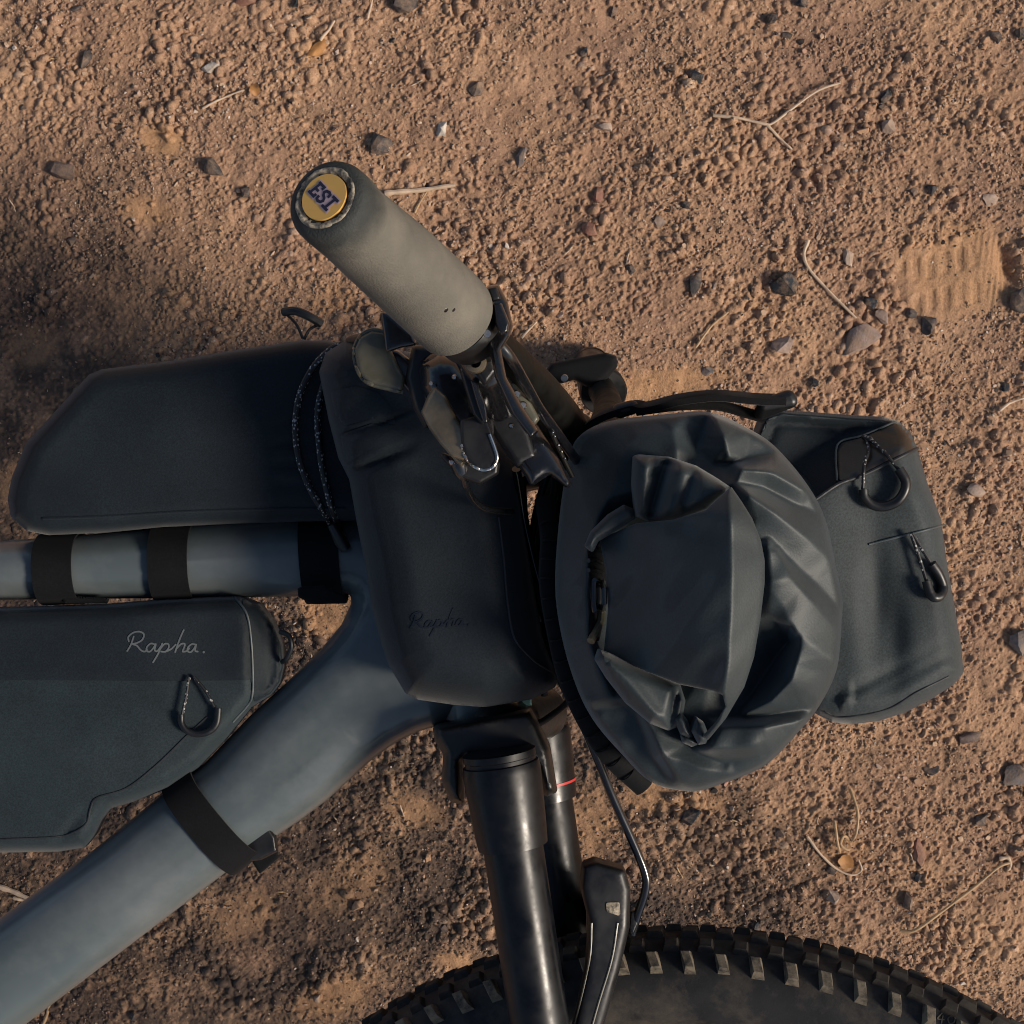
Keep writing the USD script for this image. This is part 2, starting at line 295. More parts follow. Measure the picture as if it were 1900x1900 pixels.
GRAIN_SHADE = M('shade_grain', {'o': ('object_info', {}), 'r': ('rgb_ramp', {'interpolate': True, 'ramp': [(0.0, (0.025, 0.023, 0.024)), (0.35, (0.06, 0.047, 0.04)), (0.72, (0.115, 0.078, 0.056)), (0.88, (0.20, 0.125, 0.082)), (0.95, (0.34, 0.21, 0.15)), (1.0, (0.5, 0.40, 0.33))]}),
                    'p': ('principled_bsdf', {'roughness': 0.8, 'specular_ior_level': 0.25})}, [('o.random', 'r.fac'), ('r.color', 'p.base_color')])  # darker copy of the grains, carries painted lower left shade
GRAIN = M('grain', {'o': ('object_info', {}), 'r': ('rgb_ramp', {'interpolate': True, 'ramp': [(0.0, (0.035, 0.031, 0.031)), (0.07, (0.06, 0.046, 0.042)), (0.11, (0.14, 0.09, 0.068)), (0.16, (0.262, 0.166, 0.110)), (0.55, (0.362, 0.240, 0.160)), (0.86, (0.42, 0.292, 0.202)), (0.93, (0.36, 0.20, 0.14)), (0.97, (0.46, 0.36, 0.29)), (1.0, (0.56, 0.48, 0.42))]}),
                    'p': ('principled_bsdf', {'roughness': 0.85, 'specular_ior_level': 0.2})}, [('o.random', 'r.fac'), ('r.color', 'p.base_color')])

# ------------------------------------------------------------------ the ground
GS, GE = 0.00100, 0.50
fine = np.arange(-GE, GE + GS / 2, GS)
outer = GE + np.cumsum(GS * 1.32 ** np.arange(1, 41)); outer = outer[outer < 900]
xs = np.concatenate([-outer[::-1], fine, outer]); NX = len(xs); K = len(outer)
GX, GY = np.meshgrid(fine, fine, indexing='ij')
def nz(scale, seed): return meshkit.noise(np.stack([GX * scale, GY * scale, np.full_like(GX, 0.37)], -1), seed) - 0.5
H = 0.010 * nz(7, 1) + 0.006 * nz(19, 2) + 0.0040 * nz(55, 3) + 0.0026 * nz(130, 4)
compact = np.zeros_like(H)
def shade_slope(x, y):
    "slope added to turn the lower left from the sun and darken it"
    t = (-0.70 * np.asarray(x) - 0.71 * np.asarray(y)) + 0.02
    r = np.log1p(np.exp(np.clip(t / 0.045, -40, 40))) * 0.045
    return -0.21 * np.minimum(r, 0.30) - 0.05 * np.maximum(r - 0.30, 0) * np.exp(-np.maximum(r - 0.30, 0) / 2.0)
H = H + shade_slope(GX, GY)  # the added slope dims the lower left
H0 = gaussian_filter(H, 8); GH0 = RegularGridInterpolator((fine, fine), H0, bounds_error=False, fill_value=None)
def gpix(px, py):
    z = np.zeros(np.shape(px))
    for _ in range(4):
        q = P(px, py, z)[..., :2]; z = GH0(np.clip(q, -GE, GE)).reshape(np.shape(px))
    return q
PXG, PYG = GX * FPX / (ZC - H0) + 950, 950 - GY * FPX / (ZC - H0)          # pixel of each ground vertex
def blob(px, py, rx, ry, ang=0, soft=0.5):
    a = math.radians(ang); dx, dy = PXG - px, PYG - py
    u, v = (dx * math.cos(a) + dy * math.sin(a)) / rx, (-dx * math.sin(a) + dy * math.cos(a)) / ry
    w = np.sqrt(u * u + v * v) + 0.35 * (nz(40, 21)) + 0.25 * nz(120, 22)
    return np.clip((1 - w) / soft, 0, 1)
for b in [(1780, 500, 150, 110, -12), (1230, 715, 150, 38, -8), (610, 1140, 70, 70, 0), (640, 1640, 120, 60, -25), (450, 1700, 90, 60, -30), (270, 390, 70, 35, 10), (620, 560, 60, 40, 0),
          (880, 1800, 90, 40, 10), (620, 1850, 120, 50, -20), (1100, 1530, 60, 90, 0), (590, 90, 40, 30, -40), (1300, 1490, 80, 30, 0), (1570, 1590, 60, 50, 0), (1480, 1880, 60, 30, 0), (60, 640, 60, 60, 0), (30, 900, 40, 60, 0), (300, 260, 60, 40, 0), (1200, 1480, 60, 40, 0), (770, 1500, 70, 40, 20)]:
    compact = np.maximum(compact, blob(*b) * RNG.uniform(0.55, 1.0))
# pale packed track running down to the left behind the grip
track = np.clip(1 - np.abs((PXG - 1000) * 0.70 + (PYG - 190) * 0.714) / 75, 0, 1) * np.clip((560 - PYG) / 200, 0, 1) * np.clip((PXG - 700) / 120, 0, 1)
compact_rough = np.maximum(compact, 0.6 * np.clip(track * 2, 0, 1))
# clods of sand
clod = np.zeros_like(H); tone = np.full_like(H, 0.5) + 0.5 * nz(60, 5)
n = 130000
cx, cy = RNG.uniform(-GE, GE, n), RNG.uniform(-GE, GE, n)
rr = 0.0009 + 0.0027 * RNG.random(n) ** 5.0
keep = RNG.random(n)
lump = meshkit.noise(np.stack([cx * 26, cy * 26, 0 * cx], -1), 91); rr = rr * np.where((lump > 0.62) & (keep > 0.45), 1.75, np.where(lump < 0.42, 0.75, 1.0))
for i in np.argsort(rr):
    a, b, r = (cx[i] + GE) / GS, (cy[i] + GE) / GS, rr[i] / GS
    i0, i1, j0, j1 = max(int(a - r), 0), min(int(a + r) + 2, len(fine)), max(int(b - r), 0), min(int(b + r) + 2, len(fine))
    if i1 <= i0 or j1 <= j0: continue
    im, jm = min(int(a), len(fine) - 1), min(int(b), len(fine) - 1)
    if keep[i] < compact_rough[im, jm] * 0.95: continue
    U = (np.arange(i0, i1) - a)[:, None] / r; V = (np.arange(j0, j1) - b)[None] / r
    th = keep[i] * 6.28; ca, sa = math.cos(th), math.sin(th)
    d2 = (U * ca + V * sa) ** 2 + ((V * ca - U * sa) * 1.35) ** 2
    hgt = np.sqrt(np.clip(1 - d2, 0, 1)) * rr[i] * (0.5 + 0.9 * ((keep[i] * 37.7) % 1))
    c = clod[i0:i1, j0:j1]; t = tone[i0:i1, j0:j1]; m = hgt > c
    c[m] = hgt[m]; t[m] = np.clip(0.55 + 0.22 * math.sin(keep[i] * 977.0) + (0.2 if keep[i] > 0.93 else 0), 0, 1)
calm = np.clip(2.4 * nz(13, 81) + 1.1 * nz(34, 82) + 0.25, 0, 0.85)
compact_rough = np.maximum(compact_rough, calm * 0.75)
rough = 1 - np.maximum(np.maximum(compact, 0.6 * calm), 0.7 * np.clip(track * 2, 0, 1))
finen = 0.0016 * nz(260, 14) + 0.0012 * nz(470, 15)
pits = np.clip(nz(85, 16) + 0.6 * nz(210, 17) - 0.30, 0, 1) * 0.009
H = H + 0.0035 * (np.abs(nz(42, 83)) + 0.5 * np.abs(nz(90, 84))) + clod * (1 - 0.35 * calm) + (finen - pits) * rough - 0.0015 * compact
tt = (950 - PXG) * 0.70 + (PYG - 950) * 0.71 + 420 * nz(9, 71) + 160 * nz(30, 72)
gravel_shade = np.clip((tt - 10) / 260, 0, 1)  # darkens the lower left: part painted shade, part real dark grit
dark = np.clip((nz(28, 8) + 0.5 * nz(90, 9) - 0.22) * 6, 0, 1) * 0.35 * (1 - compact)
dark = np.maximum(dark, gravel_shade * np.clip(0.70 + 1.5 * nz(38, 73) + 1.2 * nz(330, 74), 0.15, 0.92) * (1 - 0.75 * compact))  # lower left shade goes into the soil colour here
# lugs pressed into the track
lug = np.clip(0.35 + 3.0 * nz(22, 64), 0, 1) * np.maximum(0, np.sin(((PXG - 1000) * 0.714 - (PYG - 190) * 0.70) / 31 * 2 * np.pi + 5 * nz(16, 65)) * np.sin(((PXG - 1000) * 0.70 + (PYG - 190) * 0.714) / 42 * 2 * np.pi + 5 * nz(13, 66)) - 0.25)
H -= 0.004 * lug * np.clip(track * 1.6, 0, 1) + 0.002 * np.clip(track * 1.5, 0, 1)
# boot print
ba = math.radians(-14); bu = ((PXG - 1775) * math.cos(ba) + (PYG - 515) * math.sin(ba)); bv = (-(PXG - 1775) * math.sin(ba) + (PYG - 515) * math.cos(ba))
inside = np.clip((112 - np.abs(bu + 6)) / 16 + 1.0 * nz(34, 61), 0, 1) * np.clip((78 - np.abs(bv)) / 14 + 1.0 * nz(34, 62), 0, 1)
bars = np.clip(np.sin((bu + 0.22 * bv) / 28 * 2 * np.pi) * 2.2 + 0.6, 0, 1) * np.clip((24 - np.abs(np.abs(bv) - 32)) / 5, 0, 1) * (bu < 46)
ribs = np.clip(np.sin((bu * 0.92 + bv * 0.35) / 11 * 2 * np.pi) * 1.6 + 0.5, 0, 1) * (bu > 46)
press = gaussian_filter(np.clip(inside, 0, 1) * (0.30 + 0.70 * bars + 0.45 * ribs), 0.8)
soft_ = gaussian_filter(H, 6.0)
inside = np.clip(inside, 0, 1); H = np.where(inside > 0.0, H * (1 - 0.85 * inside) + soft_ * 0.85 * inside, H) - 0.0027 * press * np.clip(0.75 + 1.6 * nz(45, 63), 0.1, 1.2)
heel = np.exp(-(((bu - 98) / 16) ** 2 + ((bv - 2) / 42) ** 2)); H -= 0.010 * heel
boot = np.clip(inside * 1.2, 0, 0.88)
GH = RegularGridInterpolator((fine, fine), H, bounds_error=False, fill_value=0.0)
def gz(x, y): return float(GH((np.clip(x, -GE, GE), np.clip(y, -GE, GE))))
XX, YY = np.meshgrid(xs, xs, indexing='ij')
full = shade_slope(XX, YY); full[K:K + len(fine), K:K + len(fine)] = H
edge = np.clip((GE - np.maximum(np.abs(GX), np.abs(GY))) / 0.03, 0, 1); full[K:K + len(fine), K:K + len(fine)] = full[K:K + len(fine), K:K + len(fine)] * edge + shade_slope(GX, GY) * (1 - edge)
soil = np.zeros((NX, NX, 3)); soil[..., 0] = 0.5
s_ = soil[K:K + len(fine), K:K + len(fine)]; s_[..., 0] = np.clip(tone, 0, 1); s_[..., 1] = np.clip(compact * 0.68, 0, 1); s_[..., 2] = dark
gv = np.stack([XX, YY, full], -1).reshape(-1, 3)
ii = (np.arange(NX - 1)[:, None] * NX + np.arange(NX - 1)[None]).ravel()
gm = UsdGeom.Mesh.Define(stage, '/World/ground')
gm.CreatePointsAttr(Vt.Vec3fArray.FromNumpy(gv.astype(np.float32)))
quads = np.stack([ii, ii + NX, ii + NX + 1, ii + 1], 1)
gm.CreateFaceVertexCountsAttr(Vt.IntArray.FromNumpy(np.full(len(quads), 4, np.int32)))
gm.CreateFaceVertexIndicesAttr(Vt.IntArray.FromNumpy(quads.astype(np.int32).ravel()))
gm.CreateSubdivisionSchemeAttr('none')
gxg, gyg = np.gradient(full, xs, xs); gn = np.stack([-gxg, -gyg, np.ones_like(full)], -1); gn /= np.linalg.norm(gn, axis=-1, keepdims=True)
gm.CreateNormalsAttr(Vt.Vec3fArray.FromNumpy(gn.reshape(-1, 3).astype(np.float32))); gm.SetNormalsInterpolation('vertex')
UsdGeom.PrimvarsAPI(gm).CreatePrimvar('soil', Sdf.ValueTypeNames.Color3fArray, 'vertex').Set(Vt.Vec3fArray.FromNumpy(soil.reshape(-1, 3).astype(np.float32)))
UsdShade.MaterialBindingAPI.Apply(gm.GetPrim()).Bind(SAND)
tag(gm.GetPrim(), 'sandy reddish brown ground of loose crumbly grit with a boot print', None, None, 'structure')

# loose grit
def pebble_mesh(rng, sx, sy, sz, n=22, ang=None):
    p = rng.normal(size=(n, 3)); p /= np.linalg.norm(p, axis=1, keepdims=True); p *= rng.uniform(0.86, 1.06, (n, 1))
    h = trimesh.convex.convex_hull(p)
    v = h.vertices * [sx / 2, sy / 2, sz / 2]
    a = rng.uniform(0, 6.28) if ang is None else ang
    v = v @ np.array([[math.cos(a), math.sin(a), 0], [-math.sin(a), math.cos(a), 0], [0, 0, 1]])
    return trimesh.Trimesh(v, h.faces, process=False)
def grit(name, mat, gx_, gy_, sz, label, rng):
    pi = UsdGeom.PointInstancer.Define(stage, '/World/' + name); protos = []
    for k in range(8):
        p = f'/World/{name}/prototypes/grain' + (f'_{k:03d}' if k else '')
        usdkit.mesh(stage, p, pebble_mesh(rng, 1, rng.uniform(0.55, 1), rng.uniform(0.5, 0.9), 11), mat, smooth=False); protos.append(p)
    pi.CreatePrototypesRel().SetTargets([Sdf.Path(p) for p in protos]); n = len(gx_)
    zz = GH(np.stack([gx_, gy_], 1)) + sz * 0.14
    pi.CreatePositionsAttr(Vt.Vec3fArray.FromNumpy(np.stack([gx_, gy_, zz], 1).astype(np.float32)))
    pi.CreateScalesAttr(Vt.Vec3fArray.FromNumpy(np.stack([sz, sz, sz], 1).astype(np.float32)))
    ang = rng.uniform(0, 6.28, n)
    pi.CreateOrientationsAttr(Vt.QuathArray([Gf.Quath(float(math.cos(a / 2)), 0.0, 0.0, float(math.sin(a / 2))) for a in ang]))
    pi.CreateProtoIndicesAttr(Vt.IntArray.FromNumpy(rng.integers(0, 8, n).astype(np.int32)))
    tag(pi.GetPrim(), label, 'grit', None, 'stuff')
ng = 210000
gx_, gy_ = RNG.uniform(-0.49, 0.49, ng), RNG.uniform(-0.49, 0.49, ng)
gi = ((gx_ + GE) / GS).astype(int); gj = ((gy_ + GE) / GS).astype(int)
dens = np.clip(0.62 + 2.2 * (meshkit.noise(np.stack([gx_ * 16, gy_ * 16, 0 * gx_], -1), 51) - 0.5), 0.12, 1)
ok = (RNG.random(ng) > np.maximum(compact_rough[gi, gj] * 0.93, boot[gi, gj])) & (RNG.random(ng) < dens)
dk = RNG.random(ng) < gravel_shade[gi, gj] * 0.92
sz = 0.0010 + 0.0024 * RNG.random(ng) ** 3.0 + 0.005 * RNG.random(ng) ** 50
m_ = ok & ~dk; grit('grit', GRAIN, gx_[m_], gy_[m_], sz[m_], 'loose tan crumbs and mixed grit strewn over the sandy ground', RNG)
m_ = ok & dk; grit('dark_gravel', GRAIN_SHADE, gx_[m_], gy_[m_], sz[m_] * 0.85, 'fine dark brown grit with lower left shade painted into its colour', RNG)

# ------------------------------------------------------------------ stones one can point to
SR = np.random.default_rng(21)
def stone(px, py, w, h, mat, label, rot=0, tall=0.55, name='stone', group=None, sink=0.40):
    x, y = gpix(px, py); s = ZC / FPX
    sx, sy = w * s, h * s; sz_ = min(sx, sy) * tall
    m = pebble_mesh(SR, sx, sy, sz_ * 1.7, 17, math.radians(-rot))
    m = m.subdivide(); m.vertices += (meshkit.noise(m.vertices * 350, 3)[:, None] - 0.5) * 0.0012
    z = gz(x, y) + sz_ * (0.5 - sink)
    m.vertices += [x, y, z]
    return obj(name, m, STN[mat], None, label, 'stone', group, smooth=28)
for a in [
    (750, 6, 60, 44, 'slate', 'dark grey stone cut off by the top edge above the grip', 10),
    (704, 268, 52, 46, 'slate', 'jagged dark slate stone just above the grip end', 35),
    (122, 318, 66, 38, 'brown', 'brown grey oblong stone alone in the shaded sand on the left', 8),
    (400, 306, 44, 52, 'slate', 'dark slate stone left of the yellow capped grip', -50),
    (1458, 528, 62, 50, 'black', 'near black angular stone beside the kinked straw', 12),
    (1597, 638, 78, 84, 'pink', 'large flat pinkish grey stone at the lower end of the kinked straw', 20, 0.3),
    (1450, 640, 40, 50, 'pink', 'pale grey wedge stone above the end of the long black strap', 60),
    (1572, 478, 22, 44, 'pale', 'small upright pale stone between the kinked straw and the boot print', -15),
    (1835, 370, 36, 26, 'pale', 'flat pale stone above the boot print', 0, 0.3),
    (1648, 236, 34, 32, 'pale', 'pale tan stone right of the forked straw', 30),
    (1288, 528, 28, 56, 'slate', 'upright dark slate stone above the handlebar bag', 25),
    (1806, 912, 44, 32, 'pale', 'pale oval stone right of the front pouch', -10),
    (1890, 556, 44, 66, 'slate', 'dark stone at the right edge beside the boot heel', -30),
    (1890, 1188, 40, 58, 'grey', 'grey stone on the right edge level with the pouch bottom', 10),
    (1880, 1440, 52, 50, 'grey', 'grey stone on the right edge above the long dry stalk', -35),
    (1684, 1668, 20, 44, 'brown', 'narrow brick shaped brown stone above the tyre', 0, 0.9),
    (1720, 1722, 18, 36, 'tan', 'upright tan stone under the long dry stalk', 0, 0.7),
    (968, 292, 24, 42, 'grey', 'upright grey stone right of the white stick', 5),
    (886, 166, 38, 30, 'slate', 'dark stone on the pressed tyre track', -25),
    (818, 240, 28, 34, 'white', 'whitish stone above the grip beside the track', 25),
    (1094, 428, 30, 36, 'red', 'brick red stone chip right of the grip', -35),
    (1110, 362, 24, 34, 'red', 'dull red stone chip above another red chip', 10),
    (1224, 412, 24, 28, 'pale', 'rounded pale stone right of the red chips', 0),
    (1122, 240, 30, 26, 'pale', 'pale pinkish stone on the track above the red chips', 15),
    (392, 128, 46, 20, 'white', 'flat whitish stone with a dark flank in the upper left', -28),
    (1642, 180, 22, 30, 'black', 'black stone right of the forked straw tip', 15),
    (1632, 200, 22, 18, 'black', 'smaller black stone touching the black one right of the forked straw', 0),
    (1290, 144, 40, 30, 'black', 'black angular stone left of the forked straw', 30),
    (1432, 36, 28, 22, 'black', 'black stone near the top edge above the forked straw', -20),
    (1486, 6, 26, 22, 'black', 'black stone cut by the top edge', 0),
    (1612, 562, 28, 34, 'black', 'black stone above the large pinkish stone', -30),
    (1634, 588, 24, 40, 'pink', 'pinkish sliver stone beside a black one above the large pinkish stone', -30),
    (1722, 606, 40, 44, 'slate', 'dark split stone below the boot print', 20),
    (1690, 582, 24, 22, 'slate', 'small round slate stone below the boot print', 0),
    (1281, 1512, 40, 44, 'black', 'black stone under the bottom of the handlebar bag', 20),
    (1800, 1368, 60, 30, 'brown', 'brown grey flat stone right of the pouch bottom', -15, 0.35),
    (1726, 1430, 36, 22, 'slate', 'slate sliver stone between the pouch and the curled stalks', -20),
    (1846, 70, 26, 28, 'slate', 'dark stone near the upper right corner', 30),
    (460, 5, 44, 20, 'red', 'reddish stone cut by the top edge left of the middle', 0),
    (145, 15, 30, 16, 'slate', 'dark flat stone near the top left corner', -20),
    (1820, 120 + 1400, 30, 26, 'slate', 'slate stone above the end of the long dry stalk', 0),
    (1704, 1580, 30, 60, 'red', 'reddish brown stone left of the long dry stalk', -10, 0.4),
    (1703, 1627, 20, 22, 'black', 'black bead like stone above the narrow brown stone', 0),
    (665, 1682, 26, 34, 'tan', 'tan rounded stone on the shaded sand below the down tube', 10),
    (664, 1742, 10, 13, 'white', 'tiny white stone on the shaded sand below the down tube', 0),
    (794, 1592, 14, 24, 'tan', 'small orange tan stone left of the fork leg', 10),
    (1310, 690, 34, 20, 'grey', 'grey stone above the black strap of the handlebar bag', -10),
    (1170, 500, 24, 22, 'slate', 'dark stone between the grip and the near black stone', 20),
    (160, 600 - 488, 26, 44, 'slate', 'dark upright stone in the upper left', 20),
    (460, 358, 26, 24, 'slate', 'dark small stone just left of the grip end', -40),
]:
    stone(*a)
taken = np.array([[704, 268]])
DARK = ['slate', 'black', 'slate', 'brown']; PALE = ['pale', 'tan', 'pink', 'pale', 'red']
for k in range(96):
    px, py = SR.uniform(-20, 1920, 2); w = SR.uniform(9, 24) * (1 if SR.random() < 0.8 else 1.3); dk = SR.random() < 0.58
    stone(px, py, w, w * SR.uniform(0.6, 1.1), (DARK if dk else PALE)[SR.integers(0, 4)],
          'small dark pebble half sunk in the sand' if dk else 'small pale pebble half sunk in the sand', SR.uniform(0, 180), 0.6,
          'pebble', 'dark pebbles strewn over the sand' if dk else 'pale pebbles strewn over the sand', sink=0.46)

# ------------------------------------------------------------------ straws, stalks and dry leaves
def straw(lines, w, mat, label, name='dry_straw', cat='straw', lift=0.0022, arch=0.0):
    s = ZC / FPX; ms = []
    for l in lines:
        q = catmull(l, 10); n = len(q); xy = gpix(q[:, 0], q[:, 1])
        g = GH(np.clip(xy, -GE, GE)); g = gaussian_filter(np.maximum(g, np.median(g)), 4, mode='nearest')
        z = g + lift + arch * np.sin(np.linspace(0, np.pi, n)) + 0.0006 * np.sin(np.linspace(0, 9, n))
        r = w * s / 2 * (1 - 0.35 * np.linspace(0, 1, n)) * (1 + 0.12 * np.sin(np.linspace(0, 23, n)))
        ms.append(tube(np.column_stack([xy, z]), r, 8))
    return obj(name, cat_(*ms), mat, None, label, cat)
straw([[(1322, 217), (1370, 223), (1415, 233), (1432, 231), (1470, 203), (1515, 172), (1556, 158)], [(1420, 234), (1445, 258), (1468, 280)]], 6, STRAWP, 'forked pale straw lying in the upper right sand')
straw([[(1498, 447), (1490, 474), (1500, 500), (1540, 545), (1586, 592)]], 7, STRAWP, 'kinked straw running down to the large pinkish stone')
straw([[(378, 204), (418, 183), (455, 169)]], 4.5, STRAWP, 'short thin straw in the upper left sand')
straw([[(715, 360), (745, 357), (790, 353), (845, 345)]], 11, STRAWP, 'white bleached stick behind the grip', 'bleached_stick', 'stick')
straw([[(770, 396), (780, 375), (792, 358)]], 4, STRAW, 'thin brown straw under the white stick beside the grip')
straw([[(1576, 1462), (1587, 1505), (1584, 1540), (1577, 1558)], [(1577, 1558), (1562, 1548), (1556, 1562), (1566, 1572), (1575, 1574)], [(1546, 1522), (1549, 1555), (1556, 1580)]], 6.5, STRAW, 'curled dry stalks standing out of the sand above the tyre', 'curled_stalk', 'stalk', 0.003, 0.006)
straw([[(1497, 1551), (1520, 1582), (1550, 1610), (1578, 1622), (1597, 1614), (1592, 1594)]], 5, STRAWP, 'hook shaped straw looped under the curled stalks')
straw([[(1664, 1720), (1688, 1719), (1730, 1692), (1790, 1650), (1846, 1606), (1870, 1598)]], 7, STRAW, 'long bent dry stalk in the lower right above the tyre', 'long_stalk', 'stalk', 0.004, 0.006)
straw([[(1852, 1592), (1868, 1590), (1872, 1604), (1866, 1612)]], 8, STRAWP, 'pale curl at the upper end of the long bent stalk')
straw([[(-20, 1636), (25, 1652), (66, 1670)]], 12, STRAWP, 'thick pale straw at the left edge beside the down tube')
straw([[(28, 1664), (60, 1673)]], 7, STRAWP, 'short pale straw under the thick straw at the left edge')
straw([[(80, 1905), (90, 1880), (97, 1855)]], 7, STRAW, 'brown straw at the bottom edge beside the down tube')
straw([[(683, 36), (688, 16), (693, -4)]], 5, STRAWP, 'thin straw at the top edge above the grip')
straw([[(596, 78), (610, 60), (622, 42)]], 6, STRAWP, 'short straw beside the orange leaf bits at the top')
straw([[(968, 628), (982, 612), (996, 598)]], 5, STRAWP, 'short pale straw right of the brake lever')
straw([[(1852, 762), (1872, 748), (1900, 738)]], 6, STRAWP, 'curved pale straw at the right edge above the pouch')
straw([[(1290, 645), (1320, 605), (1350, 580)]], 5, STRAW, 'half buried brown straw above the handlebar bag')
SL = np.random.default_rng(5)
for k in range(26):
    px, py = SL.uniform(20, 1880, 2); t = SL.uniform(0, np.pi); L_ = SL.uniform(8, 26)
    c, s = math.cos(t) * L_ / 2, math.sin(t) * L_ / 2; o = straw([[(px - c, py - s), (px + SL.uniform(-2, 2), py + SL.uniform(-2, 2)), (px + c, py + s)]], SL.uniform(2.0, 3.2), STRAW if k % 2 else STRAWP, 'tiny straw crumb half buried in the sand', 'straw_crumb', lift=0.0009)
    o.SetCustomDataByKey('group', 'straw crumbs scattered over the sand')
def leaf(px, py, w, h, rot, label):
    s = ZC / FPX; x, y = gpix(px, py); a = np.linspace(0, 2 * np.pi, 18, endpoint=False); V = [[0, 0, 0.0012]]
    for k in (0.55, 1.0):
        for t in a: V.append([k * w * s / 2 * math.cos(t) * (1 + 0.12 * math.sin(5 * t + px)), k * h * s / 2 * math.sin(t) * (1 + 0.1 * math.cos(4 * t)), 0.0012 + 0.0016 * k * math.sin(2 * t + 1)])
    V = np.array(V); n = 18; i0 = np.arange(n); i1 = (i0 + 1) % n
    F = np.vstack([np.stack([np.zeros(n, int), 1 + i0, 1 + i1], 1), np.stack([1 + i0, 1 + n + i0, 1 + n + i1], 1), np.stack([1 + i0, 1 + n + i1, 1 + i1], 1)])
    r = math.radians(-rot); R = np.array([[math.cos(r), -math.sin(r), 0], [math.sin(r), math.cos(r), 0], [0, 0, 1]])
    V = V @ R.T + [x, y, gz(x, y) + 0.0025]
    B = V.copy(); B[:, 2] -= 0.0006
    rim = np.vstack([np.stack([1 + n + i0, 1 + n + i0 + len(V), 1 + n + i1 + len(V)], 1), np.stack([1 + n + i0, 1 + n + i1 + len(V), 1 + n + i1], 1)])
    m = trimesh.Trimesh(np.vstack([V, B]), np.vstack([F, F[:, ::-1] + len(V), rim]), process=False)
    return obj('dry_leaf', m, LEAF, None, label, 'leaf')
leaf(590, 92, 42, 20, -40, 'bright orange leaf scrap at the top left of the grip')
leaf(474, 168, 20, 22, 0, 'round yellow orange leaf scrap at the end of the short straw')
leaf(1568, 1598, 30, 26, 20, 'orange leaf scrap under the curled stalks')


# ------------------------------------------------------------------ the bicycle, lying on its far grip
ZB = 0.40                                         # height of the bicycle's middle plane
ST = math.radians(11); NRM = np.array([-math.sin(ST), 0, math.cos(ST)])      # the bars and the wheel are turned by 11 degrees
bike = thing('bicycle', 'blue grey mountain bike with black fork, lying on its side on the sand', 'bicycle', P(760, 1150, ZB))
# frame: moulded carbon tubes flowing into the head tube
fr_out = [(-420, 1004), (0, 1004), (180, 990), (400, 968), (560, 958), (690, 955), (760, 945), (860, 930), (905, 1000), (925, 1150), (938, 1318), (925, 1321), (870, 1333), (820, 1344), (774, 1358), (732, 1379), (692, 1408), (652, 1444), (610, 1482), (560, 1520), (500, 1560), (420, 1618), (46, 1902), (-420, 2256),
          (-420, 2010), (0, 1703), (180, 1572), (310, 1466), (380, 1416), (470, 1322), (530, 1268), (596, 1204), (634, 1158), (652, 1118), (650, 1098), (632, 1104), (540, 1107), (200, 1111), (-420, 1117)]
seam = LineString([(-420, 2190), (100, 1815), (420, 1560), (520, 1478), (600, 1412), (650, 1374)])
def frame_extra(px, py):
    d = shapely.distance(shapely.points(np.column_stack([px, py])), seam)
    return 0.0017 * np.exp(-(d / 9) ** 2) - 0.0
frame = Puff(fr_out, ZB, 88, 0.0250, 2.0, round_=10, res=9, edge=6, extra=frame_extra)
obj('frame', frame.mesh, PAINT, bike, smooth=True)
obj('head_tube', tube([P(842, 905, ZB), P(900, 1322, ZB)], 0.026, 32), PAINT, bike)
obj('headset_ring', lathe([(0, 0.0), (0, 0.024), (0.3, 0.0275), (0.8, 0.0275), (1, 0.024), (1, 0)], P(899, 1320, ZB), P(905, 1350, ZB)), BLACK, bike)
obj('head_tube_tab', Puff([(966, 1292), (986, 1291), (987, 1309), (968, 1311)], ZB + 0.02, 5, 0.002, 3, round_=1, res=4, edge=2).mesh, CYAN, bike)
obj('crown_screw', tube([P(917, 1316, 0.432), P(917, 1316, 0.438)], 0.0022, 10), STEEL, bike)
# handlebar
C0 = P(1062, 842, ZB)
E1 = P(604, 368, 0.782); L1 = P(842, 584, 0.676)
def mirror(p): p = np.asarray(p, float); return p - 2 * ((p - C0) @ NRM)[..., None] * NRM
ax1 = (L1 - E1) / np.linalg.norm(L1 - E1)
half = catmull([E1 + ax1 * 0.012, L1, L1 + ax1 * 0.035, P(985, 715, 0.575), P(1045, 790, 0.50), P(1064, 836, 0.44), C0], 10)
rad = np.interp(np.linspace(0, 1, len(half)), [0, 0.45, 0.7, 0.85, 1], [0.0111, 0.0111, 0.0135, 0.0158, 0.0158])
far = mirror(half) + np.linspace(1, 0, len(half))[:, None] * [-0.012, 0.015, 0]      # the far side is bent a little by the lie of the bars
bar = np.vstack([half, far[::-1][1:]]); rb = np.concatenate([rad, rad[::-1][1:]])
obj('handlebar', tube(bar, rb, 24), BARB, bike)
# stem: hidden for the most part by the bag under it
obj('stem', (hull((P(880, 880, ZB + .012), .017), (C0 + NRM * .018, .017)) + hull((P(880, 880, ZB - .012), .017), (C0 - NRM * .018, .017)) + hull((P(880, 880, ZB + .012), .017), (C0 - NRM * .018, .017))), BLACK, bike)
obj('stem_cap', lathe([(0, 0), (0, 0.021), (1, 0.021), (1, 0)], C0 - NRM * 0.03, C0 + NRM * 0.03), GLOSS, bike)
